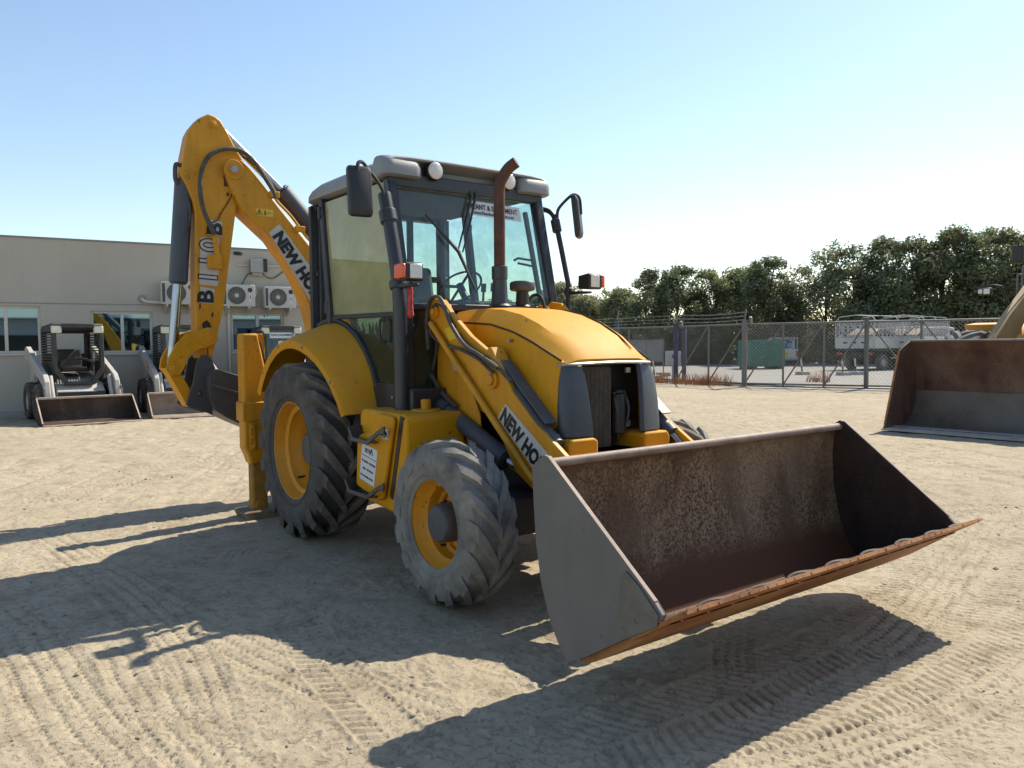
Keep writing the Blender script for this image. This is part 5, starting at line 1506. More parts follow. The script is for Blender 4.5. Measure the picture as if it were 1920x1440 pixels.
# hoe bucket
EAR = [(-1.336,1.325),(-1.315,1.403),(-1.276,1.441),(-1.228,1.446),(-1.19,1.41),(-1.163,1.33),(-1.146,1.27),(-1.205,1.212),(-1.229,1.074),(-1.19,0.873),(-1.233,0.895),(-1.394,0.954),(-1.431,0.985),(-1.4,1.072),(-1.359,1.203)]
BX0, BX1 = -1.47, -2.03
for x0 in (-1.62, -1.90):
    MB().prism(EAR, 'x', x0, x0+0.035 if x0 > -1.75 else x0-0.035).build('bucket_ear', HOEB, BH, bevel=0.005)
BKO = [(-1.252,1.249),(-1.222,1.298),(-1.173,1.311),(-0.943,1.234),(-0.714,1.145),(-0.504,1.016),(-0.401,0.773),(-0.515,0.569),(-0.726,0.665),(-0.955,0.774),(-1.102,0.854),(-1.198,0.925),(-1.248,1.051)]
hb = MB().prism(BKO, 'x', -1.47, -1.49).build('hoe_bucket', HOEB, BH, bevel=0.004)
MB().prism(BKO, 'x', -2.01, -2.03).build('side_plate', HOEB, hb, bevel=0.004)
cy, cz = sum(p[0] for p in BKO)/len(BKO), sum(p[1] for p in BKO)/len(BKO)
shellp = [BKO[k] for k in (1, 0, 12, 11, 10, 9, 8, 7)]
inn = [(p[0]+(cy-p[0])*0.05, p[1]+(cz-p[1])*0.05) for p in shellp]
MB().prism(shellp+inn[::-1], 'x', -1.4905, -2.0095).build('bucket_shell', HOEB, hb, smooth=40)
up_ = [BKO[k] for k in (1, 2, 3, 4)]
MB().prism(up_+[(p[0], p[1]-0.025) for p in up_[::-1]], 'x', -1.4905, -2.0095).build('bucket_back', HOEB, hb)
rib = [(-1.235,1.175),(-0.947,1.078),(-0.718,1.001),(-0.719,0.975),(-0.948,1.047),(-1.236,1.145)]
MB().prism(rib, 'x', -1.469, -1.455).build('wear_rib', HOEB, hb, bevel=0.004)
eh = [(-1.31,1.084)][0]
MB().cyl((-1.586, eh[0], eh[1]), (-1.580, eh[0], eh[1]), 0.028, n=16).build('ear_bore', BLACK, BH)
MB().cyl((-1.580, eh[0]-0.008, eh[1]), (-1.578, eh[0]-0.008, eh[1]), 0.014, n=12).build('ear_pin', CHROME, BH)
# dipper cylinder along the top of the boom
dc = [(-1.056,3.639),(-0.418,3.075),(0.339,2.245)]
a, b_, c_ = [Vector((-1.75, q[0], q[1])) for q in dc]
MB().cyl(b_[:], c_[:], 0.092, n=24).cyl((b_-(c_-b_).normalized()*0.02)[:], b_[:], 0.08, n=24).build('dipper_cylinder', CYL, BH, smooth=40, bevel=0.006)
MB().cyl(a[:], b_[:], 0.042, n=18).build('dipper_rod', CHROME, BH)
# hoses and pipes on the boom
h1 = [(-1.134,2.566),(-1.18,2.671),(-1.233,2.814),(-1.252,2.988),(-1.234,3.146),(-1.173,3.276),(-1.084,3.347),(-0.974,3.382),(-0.844,3.37),(-0.734,3.284),(-0.643,3.157),(-0.562,3.033),(-0.542,2.963)]
MB().tube(smooth_path(onx(-1.585, h1)), 0.021, 10).build('boom_hose', HOSE, BH)
h2 = [(-0.818,3.356),(-0.716,3.304),(-0.613,3.214),(-0.546,3.118),(-0.506,3.018)]
MB().tube(smooth_path(onx(-1.68, h2)), 0.018, 8).build('boom_hose', HOSE, BH)
h3 = [(-0.557,3.026),(-0.516,2.937),(-0.383,2.809),(-0.222,2.61),(-0.149,2.562),(-0.137,2.601),(-0.18,2.683),(-0.156,2.76),(-0.074,2.842)]
MB().tube(smooth_path(onx(-1.595, h3[:5])), 0.016, 8).build('boom_pipe', YELW, BH)
MB().tube(smooth_path(onx(-1.60, h3[4:])), 0.014, 8).build('boom_hose', HOSE, BH)
h4 = [(-0.865,3.293),(-0.775,3.214),(-0.623,3.043),(-0.562,2.962)]
MB().tube(smooth_path(onx(-1.615, h4)), 0.012, 8).build('boom_pipe', YELW, BH)
cl = [(-0.546,3.001),(-0.293,2.685)]
for q in cl:
    MB().box(-1.612, -1.575, q[0]-0.05, q[0]+0.05, q[1]-0.03, q[1]+0.03).build('pipe_clamp', YELW, bo, bevel=0.006)
blk = [(-1.134,2.323),(-1.093,2.386),(-1.118,2.544),(-1.109,2.174)]
MB().box(-1.66, -1.60, blk[0][0]-0.055, blk[0][0]+0.07, blk[0][1]-0.07, blk[0][1]+0.06).build('valve_block', YELW, di, bevel=0.008)
MB().tube(smooth_path(onx(-1.625, [(-1.122,2.572),(-1.11,2.473),(-1.103,2.374)])), 0.026, 8).build('hose_fitting', YELW, di)
# decals on boom and dipper
db = [(-0.606,2.63),(-0.497,2.721),(-0.085,2.195),(-0.149,1.901)]
MB().add(onx(-1.6085, db), [(0, 1, 2, 3)]).build('decal', WHITE, bo, smooth=0)
A_, B_, C_ = Vector((-1.607, *db[0])), Vector((-1.607, *db[3])), Vector((-1.607, *db[1]))
xd = (B_-A_).normalized()
yd = (C_-A_)
h_ = (yd-xd*yd.dot(xd)).length
text('lettering', 'NEW HOLLAND', h_*1.12, A_+xd*0.045+(yd-xd*yd.dot(xd))*0.12, xd+yd.normalized()*0.035, yd, INK, bo, bold=0.010, sx=0.98)
wsy = [(-0.728,2.794),(-0.558,2.841)]
wp_ = MB().box(-1.6095, -1.6085, wsy[0][0], wsy[1][0], wsy[0][1]-0.01, wsy[0][1]+0.06).build('warning_patch', MATS['yellow_sticker'], bo, smooth=0)
yy, zz = wsy[0]
tri = [(-1.607, yy+0.005, zz), (-1.607, yy+0.065, zz), (-1.607, yy+0.035, zz+0.055)]
MB().tube(tri+[tri[0]], 0.003, 4).tube([(-1.607, yy+0.035, zz+0.012), (-1.607, yy+0.035, zz+0.035)], 0.005, 4).tube([(-1.607, yy+0.09, zz), (-1.607, yy+0.09, zz+0.045)], 0.006, 5).tube([(-1.607, yy+0.105, zz+0.02), (-1.607, yy+0.15, zz+0.025)], 0.003, 4).build('warning_symbol', INK, bo, smooth=0)
ml = [(-1.244,1.94),(-1.161,1.942),(-1.224,2.642)]
y0, z0 = ml[0]
dw = ml[1][0]-y0
up = Vector((0, ml[2][0]-y0+0.02, ml[2][1]-z0)).normalized()
rt = Vector((0, up.z, -up.y))
def dd_(u_, v_): return Vector((-1.6525, y0, z0))+rt*u_+up*v_
MB().add([dd_(-0.02, -0.01), dd_(dw+0.02, -0.01), dd_(dw+0.03, 0.13), dd_(-0.02, 0.14)], [(0, 1, 2, 3)]).add([dd_(-0.03, 0.16), dd_(dw+0.06, 0.16), dd_(dw+0.06, 0.62), dd_(-0.03, 0.60)], [(0, 1, 2, 3)]).add([dd_(0.04, 0.645), dd_(dw+0.08, 0.63), dd_(dw+0.08, 0.77), dd_(0.04, 0.78)], [(0, 1, 2, 3)]).build('decal', WHITE, di, smooth=0)
text('lettering', 'B', 0.20, dd_(dw+0.015, -0.012)+Vector((0.0015, 0, 0)), up, -rt, INK, di, bold=0.007, sx=1.1)
for k, ch in enumerate('110'):
    for lift, mm, bd in ((0.0015, INK, 0.012), (0.0030, WHITE, 0.001)):
        text('lettering', ch, 0.235, dd_(dw+0.045, 0.175+0.150*k)+Vector((lift, 0, 0)), up, -rt, mm, di, bold=bd, sx=1.05)
text('lettering', 'B', 0.19, dd_(dw+0.075, 0.635)+Vector((0.0015, 0, 0)), up, -rt, INK, di, bold=0.007, sx=1.1)

RST = surf('rust_stain', (0.10, 0.032, 0.012), 0.8, var=0.3, vscale=15)
for q in ([(-1.019,3.145),(-1.004,3.136),(-0.991,3.098),(-0.961,3.061),(-0.972,3.04),(-1.017,3.04),(-1.011,3.086)], [(-0.994,2.977),(-0.968,2.99),(-0.964,2.96),(-0.99,2.943)], [(-1.273,1.91),(-1.258,1.94),(-1.254,1.89),(-1.27,1.86)], [(-1.163,1.832),(-1.143,1.852),(-1.139,1.812),(-1.16,1.792)], [(-1.212,1.495),(-1.202,1.51),(-1.198,1.449),(-1.209,1.429)]):
    MB().add(onx(-1.6535, q), [tuple(range(len(q)))]).build('rust_patch', RST, di, smooth=0)
hw_ = [(-0.935,2.993),(-0.977,2.898),(-1.05,2.78),(-1.082,2.718),(-1.142,2.683)]
MB().tube(smooth_path(onx(-1.648, hw_)), 0.006, 5).build('grease_line', RST, di)

for s in (-1, 1):
    for f_ in (0.12, 0.35, 0.6, 0.85):
        an = R(150-128*f_)
        yo = 1.075-0.085*max(0, (f_-0.55)/0.45)
        c_ = Vector((0.045+0.842*math.cos(an), s*(yo+0.004), 0.70+0.842*math.sin(an)))
        MB().cyl(c_[:], (c_+Vector((0, s*0.008, 0)))[:], 0.011, n=6).build('fender_bolt', STEEL, BH)
    for x, z in ((1.55, 1.60), (2.05, 1.54), (1.45, 1.25)):
        MB().cyl((x, s*0.40, z), (x, s*0.428, z), 0.011, n=8).build('panel_bolt', STEEL, BH)
    for x, z in ((0.80, 1.16), (1.10, 1.15), (1.28, 1.10)):
        MB().cyl((x, s*0.735, z), (x, s*0.745, z), 0.012, n=8).build('sill_bolt', STEEL, BH)
for x, z in ((1.66, 1.60),):
    MB().obox((x, -0.562, z), (0.05, 0.024, 0.035), (0, R(40), 0)).build('hose_clip', YELW, BH, bevel=0.004)

# ------------------------------------------------------------------ skid steer loaders by the office wall
SKW = surf('skid_white_paint', (0.42, 0.41, 0.385), 0.5, var=0.12, vscale=5, dust=0.4, dscale=6, chips=0.45, chipcol=(0.12, 0.08, 0.05))
SKD = surf('skid_dark_frame', (0.020, 0.019, 0.019), 0.55, var=0.2, dust=0.12, dscale=6)
SKL = surf('skid_work_lamp', (0.62, 0.60, 0.46), 0.25, var=0.1)
SKR = surf('skid_red_decal', (0.45, 0.035, 0.02), 0.5)
SKB = rust('skid_bucket_dark', (0.045, 0.026, 0.020), (0.026, 0.015, 0.012), (0.07, 0.045, 0.033), 3, 0.2)
SKB2 = rust('skid_bucket_worn', (0.24, 0.185, 0.145), (0.15, 0.105, 0.08), (0.30, 0.24, 0.19), 3, 0.3)
EDGE = surf('worn_edge_steel', (0.40, 0.32, 0.25), 0.6, var=0.3, vscale=5)
def skid_steer(label, closed, bmat):
    t = thing('skid_steer_loader', label, 'skid steer', group='skid steer loaders parked along the office wall')
    MB().prism([(-1.15, 0.32), (0.78, 0.22), (0.80, 0.62), (0.55, 0.80), (-0.95, 1.05), (-1.20, 0.95)], 'y', -0.46, 0.46).build('body', SKW, t, bevel=0.03)
    MB().box(0.801, 0.83, -0.44, 0.44, 0.30, 0.62).build('front_plate', SKD, t, bevel=0.01)
    MB().lathe([(0.0, 0.838), (0.055, 0.838), (0.07, 0.83)], (0, 0, 0.47), 'x', 20).build('front_boss', SKD, t)
    # cab frame with sloping opening
    for s in (-1, 1):
        sp = MB().prism([(0.50, 0.80), (0.72, 1.10), (0.66, 1.98), (0.56, 2.02), (0.50, 1.96), (0.55, 1.15), (0.40, 0.92)], 'y', s*0.48, s*0.40).build('cab_front_post', SKD, t, bevel=0.015)
        side = MB().prism([(-0.55, 1.05), (0.52, 0.85), (0.56, 1.20), (0.55, 1.25), (-0.55, 1.25)], 'y', s*0.478, s*0.455).prism([(-0.55, 1.86), (0.53, 1.86), (0.50, 1.98), (-0.40, 1.99), (-0.55, 1.92)], 'y', s*0.478, s*0.455).prism([(-0.55, 1.251), (-0.45, 1.251), (-0.45, 1.859), (-0.55, 1.859)], 'y', s*0.478, s*0.455).build('cab_side', SKD, t, bevel=0.006)
        for k in range(10):
            z = 1.29+k*0.057
            MB().obox((0.05, s*0.470, z), (0.98, 0.012, 0.026), (R(25)*s, 0, 0)).build('louvre', SKD, side)
        MB().prism([(-0.16+0.74, 1.83), (0.68, 1.83), (0.665, 1.985), (0.56, 2.0)], 'y', s*0.30, s*0.485).build('work_lamp', SKL, t, bevel=0.02)
        # lift arm: long beam from the rear tower, knee, down to the bucket
        MB().prism([(-1.15, 1.30), (-1.10, 1.52), (-0.95, 1.56), (0.80, 0.98), (0.96, 0.84), (1.04, 0.50), (1.045, 0.22), (0.94, 0.20), (0.88, 0.55), (0.72, 0.76), (-0.85, 1.27)], 'y', s*0.60, s*0.70).build('lift_arm', SKW, t, bevel=0.015)
        MB().prism([(-1.22, 0.45), (-0.90, 0.45), (-0.88, 1.15), (-0.98, 1.45), (-1.12, 1.45), (-1.22, 1.15)], 'y', s*0.50, s*0.595).build('rear_tower', SKW, t, bevel=0.015)
        MB().cyl((0.72, s*0.55, 0.95), (0.97, s*0.55, 0.42), 0.045, n=14).cyl((0.95, s*0.55, 0.48), (1.02, s*0.55, 0.34), 0.028, n=10).build('tilt_cylinder', SKW, t)
        MB().cyl((-0.95, s*0.56, 0.62), (0.55, s*0.56, 0.86), 0.040, n=12).build('lift_cylinder', SKD, t)
        MB().cyl((0.98, s*0.703, 0.70), (0.98, s*0.715, 0.70), 0.045, n=14).build('arm_pin', STEEL, t)
        for x in (0.52, -0.52):
            w = tyre_mesh(0.405, 0.27, 0.215, 14, 0.028, seed=3).build('wheel', RUBBER, t, smooth=32)
            w.location = (x, s*0.665, 0.40)
            MB().lathe([(0.225, s*0.095), (0.21, s*0.10), (0.195, s*0.05), (0.12, s*0.03), (0.10, s*0.06), (0.0, s*0.065)], (0, 0, 0), 'y', 28).build('rim', SKW, w, smooth=40)
    MB().prism([(-0.55, 1.93), (-0.42, 1.995), (0.60, 2.035), (0.665, 2.01), (0.665, 1.975), (0.50, 1.97), (-0.50, 1.90)], 'y', -0.475, 0.475).build('cab_roof', SKD, t, bevel=0.02)
    MB().prism([(-0.46, 0.0), (-0.40, 0.0), (-0.20, -0.30), (0.20, -0.30), (0.40, 0.0), (0.46, 0.0), (0.46, -0.10), (0.27, -0.36), (-0.27, -0.36), (-0.46, -0.10)], 'x', 0.62, 0.72).build('front_opening_frame', SKD, t, bevel=0.012).location = (0, 0, 1.12)
    MB().box(0.665, 0.70, -0.30, 0.30, 1.94, 2.03).build('roof_front_bar', SKD, t, bevel=0.01)
    MB().box(-0.56, -0.53, -0.455, 0.455, 1.00, 1.40).box(-0.56, -0.53, -0.455, 0.455, 1.84, 1.95).box(-0.56, -0.53, -0.455, -0.36, 1.401, 1.839).box(-0.56, -0.53, 0.36, 0.455, 1.401, 1.839).build('cab_rear_wall', SKD, t, bevel=0.01)
    MB().prism([(-0.30, 1.0), (0.20, 1.02), (0.22, 1.12), (-0.20, 1.12), (-0.32, 1.50), (-0.44, 1.49), (-0.42, 1.05)], 'y', -0.25, 0.25).build('seat', SKD, t, bevel=0.03)
    MB().tube(smooth_path([(0.30, -0.30, 1.05), (0.42, -0.30, 1.22), (0.40, -0.10, 1.30), (0.40, 0.10, 1.30), (0.42, 0.30, 1.22), (0.30, 0.30, 1.05)]), 0.03, 8).build('lap_bar', SKD, t)
    for s in (-1, 1):
        MB().cyl((0.36, s*0.34, 0.90), (0.40, s*0.34, 1.30), 0.014, n=8).cyl((0.40, s*0.34, 1.30), (0.41, s*0.34, 1.42), 0.028, n=10).build('control_lever', STEEL if s > 0 else SKD, t)
    # bucket
    P = [(1.10, 0.50), (1.06, 0.35), (1.07, 0.16), (1.16, 0.05), (1.30, 0.022), (1.72, 0.022)]
    I = [(1.125, 0.50), (1.085, 0.35), (1.095, 0.17), (1.175, 0.072), (1.30, 0.045), (1.72, 0.040)]
    bk = MB().loft([[(x, y, z) for x, z in P+I[::-1]] for y in (-0.87, 0.87)]).build('bucket', bmat, t, smooth=35)
    for s in (-1, 1):
        MB().prism([(1.07, 0.52), (1.16, 0.53), (1.70, 0.06), (1.72, 0.02), (1.20, 0.02), (1.08, 0.12)], 'y', s*0.872, s*0.89).build('bucket_side', bmat, bk)
        bar(MB(), (1.165, s*0.881, 0.531), (1.705, s*0.881, 0.066), 0.024, 0.008, Vector((0.6, 0, 0.8))).build('side_edge', EDGE, bk)
    MB().box(1.095, 1.17, -0.87, 0.87, 0.501, 0.545).build('bucket_top_bar', EDGE, bk, bevel=0.008)
    ce_ = MB().box(1.68, 1.79, -0.885, 0.885, 0.008, 0.034).build('cutting_edge', EDGE, bk, bevel=0.006)
    for k in range(7):
        MB().cyl((1.735, -0.75+0.25*k, 0.034), (1.735, -0.75+0.25*k, 0.040), 0.014, n=8).build('bolt', SKD, ce_)
    MB().box(0.98, 1.065, -0.55, 0.55, 0.12, 0.46).build('quick_hitch', SKD, t, bevel=0.01)
    if closed:
        MB().prism([(0.69, 1.14), (0.635, 1.93), (0.640, 1.93), (0.696, 1.14)], 'y', -0.38, 0.38).build('front_door_glass', G_SIDE, t, smooth=0)
        sh = MB().add([(0.655, -0.30, 1.86), (0.655, 0.32, 1.86), (0.665, 0.32, 1.72), (0.665, -0.30, 1.72)], [(0, 1, 2, 3)]).build('notice_sheet', WCLEAN, t, smooth=0)
        text('lettering', 'PLANT & EQUIPMENT', 0.066, (0.668, -0.27, 1.775), (0, 1, 0), (-0.07, 0, 1), INK, sh, bold=0.001, sx=0.80)
        MB().box(0.672, 0.674, -0.10, 0.06, 1.45, 1.65).build('paper_sheet', WCLEAN, t, smooth=0)
        MB().tube([(0.69, 0.28, 1.88), (0.72, 0.18, 1.5), (0.74, 0.30, 1.2)], 0.012, 6).build('door_wiper', BLACK, t)
        for s in (-1, 1):
            d = MB().obox((0.10, s*0.7015, 1.125), (0.24, 0.003, 0.15), (0, R(18.3), 0)).build('maker_decal', SKR, t)
            MB().obox((0.10, s*0.7035, 1.135), (0.15, 0.003, 0.05), (0, R(18.3), 0)).build('decal_print', WCLEAN, d)
    return t
sk = [(-13.24, -0.72, 3.4, 'old white skid steer with open cab and dark rusty bucket, leftmost along the office wall', False, SKB),
      (-13.42, 1.52, -3.5, 'white skid steer with glazed cab door and pale worn bucket behind the hoe link', True, SKB2),
      (-13.75, 3.95, -6.0, 'white skid steer with red decal on its arm, mostly hidden by the stabiliser leg', True, SKB2)]
for x, y, a, lb, cl, bm_ in sk[:2]:
    t = skid_steer(lb, cl, bm_)
    t.location = (x, y, 0)
    t.rotation_euler = (0, 0, R(a))
c_ = copy_tree(t)
x, y, a, lb, cl, bm_ = sk[2]
c_['label'] = lb
c_.location = (x, y, 0)
c_.rotation_euler = (0, 0, R(a))

# ------------------------------------------------------------------ wheel loader at the right edge
WLY = surf('faded_loader_yellow', (0.38, 0.235, 0.085), 0.6, var=0.15, dust=0.45, dscale=4, up=0.4)
WLO = surf('loader_orange_yellow', (0.52, 0.25, 0.02), 0.55, var=0.15, dust=0.25, up=0.4)
WFL = rust('dusty_bucket_floor', (0.125, 0.105, 0.085), (0.085, 0.065, 0.05), (0.16, 0.14, 0.115), 1.6, 0.15)
WL = thing('wheel_loader', 'dusty tan wheel loader with a wide rusty bucket at the right edge', 'wheel loader', (0.95, 9.60, 0), R(-90))
P = [(-0.86, 1.50), (-0.98, 1.36), (-1.10, 1.05), (-1.14, 0.65), (-1.06, 0.32), (-0.90, 0.12), (-0.70, 0.045), (-0.20, 0.03)]
I = [(x+0.03*(1 if i < 5 else 0.5), z+(0.0 if i < 4 else 0.028)) for i, (x, z) in enumerate(P)]
wb = MB().loft([[(x, y, z) for x, z in P+I[::-1]] for y in (-1.75, 1.75)]).build('bucket', RUSTW, WL, smooth=40)
MB().loft([[(x, y, z) for x, z in [(a+0.004, c+0.004) for a, c in I[3:]]+[(a-0.003, c-0.003) for a, c in I[3:]][::-1]] for y in (-1.745, 1.745)]).build('floor_liner', WFL, wb, smooth=40)
for s in (-1, 1):
    MB().prism([(-0.86, 1.51), (-0.60, 1.40), (-0.50, 1.34), (-0.06, 0.10), (0.0, 0.03), (-0.72, 0.03), (-0.92, 0.11), (-1.08, 0.32), (-1.16, 0.65), (-1.12, 1.05), (-1.0, 1.37)], 'y', s*1.752, s*1.78).build('bucket_side', RUSTW, wb, bevel=0.004)
    bar(MB(), (-0.495, s*1.766, 1.342), (-0.055, s*1.766, 0.102), 0.035, 0.01, Vector((0.9, 0, 0.3))).build('side_edge', RUSTE, wb)
    MB().prism([(-0.55, 0.036), (-0.16, 0.036), (-0.52, 0.75), (-0.80, 0.30)], 'y', s*1.746, s*1.750).build('corner_plate', RUSTW, wb)
WED = surf('grey_wear_edge', (0.36, 0.32, 0.28), 0.6, var=0.25, vscale=3, dust=0.3)
MB().prism([(-0.36, 0.075), (0.03, 0.040), (0.03, 0.015), (-0.36, 0.03)], 'y', -1.79, 1.79).build('cutting_edge', WED, wb, bevel=0.004)
for k in range(17):
    MB().cyl((-0.14, -1.6+0.2*k, 0.05), (-0.14, -1.6+0.2*k, 0.068), 0.02, n=8).build('bolt', WED, wb)
MB().cyl((-0.875, -1.75, 1.505), (-0.875, 1.75, 1.505), 0.03, n=12).build('rim_tube', RIMB, wb)
MB().obox((-1.105, 0, 0.66), (0.02, 3.48, 0.014)).build('weld_seam', RUSTW, wb)
for s in (-1, 1):
    MB().prism([(-1.12, 0.62), (-1.15, 0.30), (-1.35, 0.35), (-1.55, 1.00), (-2.20, 1.55), (-3.05, 2.25), (-3.05, 2.50), (-2.85, 2.52), (-1.95, 1.98), (-1.35, 1.55)], 'y', s*0.72, s*0.58).build('lift_arm', WLY, WL, bevel=0.02)
    MB().prism([(-2.2, 0.55), (-3.1, 0.55), (-3.15, 2.35), (-2.95, 2.45), (-2.7, 1.6)], 'y', s*0.56, s*0.44).build('front_frame', WLY, WL, bevel=0.02)
    MB().cyl((-2.7, s*0.36, 0.9), (-1.9, s*0.36, 1.45), 0.08, n=16).build('lift_cylinder', WLY, WL)
    for x in (-2.05, -5.05):
        w = tyre_mesh(0.85, 0.62, 0.44, 18, 0.055, seed=13).build('wheel', RUBD, WL, smooth=32)
        w.location = (x, s*1.28, 0.85)
        MB().lathe([(0.44, s*0.24), (0.42, s*0.25), (0.39, s*0.16), (0.20, s*0.10), (0.18, s*0.20), (0.0, s*0.21)], (0, 0, 0), 'y', 36).build('rim', WLO, w, smooth=40)
        rows = []
        for k in range(7):
            a = R(150-120*k/6)
            rows.append([(x+0.93*math.cos(a)-0.10, s*y, 0.82+1.04*math.sin(a)) for y in (0.95, 1.3, 1.6)])
        if x < -3:
            MB().sheet(rows, (0, 0, -0.02)).build('mudguard', WLO, WL)
    MB().prism([(-2.55, 1.80), (-3.0, 1.84), (-3.0, 1.60), (-2.62, 1.62)], 'y', s*0.80, s*1.60).build('step_guard', WLO, WL, bevel=0.01)
    # lamp bracket and lamp, mirror, hand rails
    MB().tube([(-2.55, s*0.72, 1.75), (-2.05, s*0.80, 2.45), (-2.0, s*0.90, 2.47), (-2.0, s*1.16, 2.44)], 0.022, 8).build('lamp_bracket', BLACK, WL)
    lb_ = MB().box(-1.99, -1.88, min(s*0.88, s*1.10), max(s*0.88, s*1.10), 2.30, 2.42).build('head_lamp', BLACK, WL, bevel=0.02)
    MB().box(-1.879, -1.87, min(s*0.90, s*1.00), max(s*0.90, s*1.00), 2.315, 2.405).build('lens', LAMPG, lb_, bevel=0.01)
    MB().box(-1.89, -1.875, min(s*1.02, s*1.09), max(s*1.02, s*1.09), 2.325, 2.40).build('turn_lens', LAMPG, lb_, bevel=0.01)
    for dx_ in (0.0, -0.22):
        MB().tube(smooth_path([(-2.75+dx_, s*0.80, 1.84), (-2.75+dx_, s*0.80, 2.62+dx_*-0.6), (-2.80+dx_, s*0.78, 2.68+dx_*-0.6), (-3.25, s*0.78, 2.70+dx_*-0.6)], 4), 0.018, 8).build('hand_rail', GALV, WL)
    MB().tube([(-3.3, s*0.64, 3.0), (-2.95, s*0.85, 3.35), (-2.92, s*0.86, 3.22)], 0.016, 8).build('mirror_arm', BLACK, WL)
    MB().box(-2.98, -2.90, min(s*0.78, s*0.97), max(s*0.78, s*0.97), 2.90, 3.22).build('mirror', BLACK, WL, bevel=0.03)
MB().prism([(-1.25, 1.15), (-1.15, 1.0), (-1.45, 0.95), (-2.3, 1.45), (-2.35, 1.60), (-2.25, 1.62)], 'y', -0.12, 0.12).cyl((-2.3, 0, 1.55), (-3.0, 0, 1.95), 0.09, n=16).cyl((-1.75, 0.0, 1.32), (-1.75, -0.55, 1.40), 0.06, 0.10, 16).build('tilt_link', WLY, WL, bevel=0.01)
MB().prism([(-1.7, 0.5), (-5.9, 0.55), (-6.1, 0.9), (-5.9, 1.9), (-4.4, 2.05), (-4.4, 1.3), (-1.8, 1.0)], 'y', -0.60, 0.60).build('body', WLO, WL, bevel=0.05)
cab = MB().box(-4.5, -3.4, -0.60, 0.60, 1.45, 2.05).build('cab_base', WLO, WL, bevel=0.03)
for x in (-4.46, -3.44):
    for s in (-1, 1):
        MB().box(x-0.04, x+0.04, s*0.56-0.04, s*0.56+0.04, 2.05, 3.25).build('cab_pillar', BLACK, cab, bevel=0.01)
MB().box(-4.60, -3.35, -0.62, 0.62, 3.25, 3.38).build('cab_roof', WLO, WL, bevel=0.04)
for x in (-4.45, -3.45):
    MB().box(x-0.004, x+0.004, -0.52, 0.52, 2.06, 3.24).build('cab_glass', G_SIDE, WL, smooth=0)

# ------------------------------------------------------------------ vehicles and things beyond the gate
VW = surf('vehicle_white', (0.45, 0.45, 0.435), 0.45, var=0.06, dust=0.25)
VGL = WGLASS
PLATE = surf('yellow_number_plate', (0.72, 0.50, 0.03), 0.5)
GREEN = surf('green_sheet', (0.014, 0.13, 0.10), 0.6, var=0.15)
TAIL = surf('tail_lamp_red', (0.35, 0.02, 0.015), 0.3)
GREYB = surf('grey_board', (0.17, 0.17, 0.17), 0.7, var=0.08)
WINE = surf('rust_red_cargo', (0.11, 0.055, 0.04), 0.7, var=0.4, vscale=1.5)
def heading(dx_=0.0):
    return math.atan2(0.60115, -0.79757)+dx_
def small_wheel(par, x, y, r_, w, s):
    mb = MB().lathe([(r_*0.55, -w/2), (r_*0.92, -w/2), (r_, -w*0.35), (r_, w*0.35), (r_*0.92, w/2), (r_*0.55, w/2)], (x, y, r_), 'y', 28)
    o = mb.build('wheel', RUBBER, par, smooth=40)
    MB().lathe([(r_*0.56, s*w*0.45), (r_*0.4, s*w*0.25), (0, s*w*0.30)], (x, y, r_), 'y', 20).build('rim', STEEL, o)
# pickup seen from behind, x forward = away from the yard
pk_ = [(-23.53,40.393)][0]
pu = thing('pickup_truck', 'white pickup with yellow number plate parked beyond the gate, tail to the yard', 'pickup', (pk_[0], pk_[1], 0), heading(-0.25))
MB().prism([(0, 0.45), (2.0, 0.42), (2.0, 1.05), (0.0, 1.05)], 'y', -0.86, 0.86).build('cargo_bed', VW, pu, bevel=0.05)
MB().prism([(2.05, 0.42), (4.9, 0.40), (5.0, 0.75), (4.9, 0.98), (3.9, 1.10), (3.35, 1.68), (2.25, 1.70), (2.05, 1.10)], 'y', -0.84, 0.84).build('cab', VW, pu, bevel=0.08, seg=3)
MB().prism([(2.03, 1.15), (2.045, 1.15), (2.17, 1.60), (2.155, 1.60)], 'y', -0.66, 0.66).build('rear_window', VGL, pu, smooth=0)
for s in (-1, 1):
    MB().prism([(2.25, 1.12), (3.75, 1.12), (3.32, 1.60), (2.35, 1.60)], 'y', s*0.842, s*0.848).build('side_window', VGL, pu, smooth=0)
    MB().box(-0.02, 0.06, min(s*0.72, s*0.868), max(s*0.72, s*0.868), 0.58, 0.95).build('tail_lamp', TAIL, pu, bevel=0.02)
    for x in (0.9, 4.0):
        small_wheel(pu, x, s*0.75, 0.36, 0.24, s)
np_ = MB().box(-0.03, -0.005, -0.27, 0.27, 0.52, 0.92).build('number_plate', PLATE, pu)
text('lettering', '8027', 0.30, (-0.0325, 0.25, 0.60), (0, -1, 0), (0, 0, 1), INK, np_, bold=0.002, sx=0.78)
MB().box(-0.15, -0.02, -0.80, 0.80, 0.36, 0.46).build('rear_bumper', STEEL, pu, bevel=0.02)
fr_ = MB()
for y in (-0.8, 0.8):
    fr_.tube([(0.05, y, 1.05), (0.05, y, 1.75), (1.95, y, 1.75), (1.95, y, 1.05)], 0.025, 6)
fr_.tube([(0.05, -0.8, 1.75), (0.05, 0.8, 1.75)], 0.025, 6).tube([(1.95, -0.8, 1.75), (1.95, 0.8, 1.75)], 0.025, 6)
fr_.build('load_frame', VW, pu)

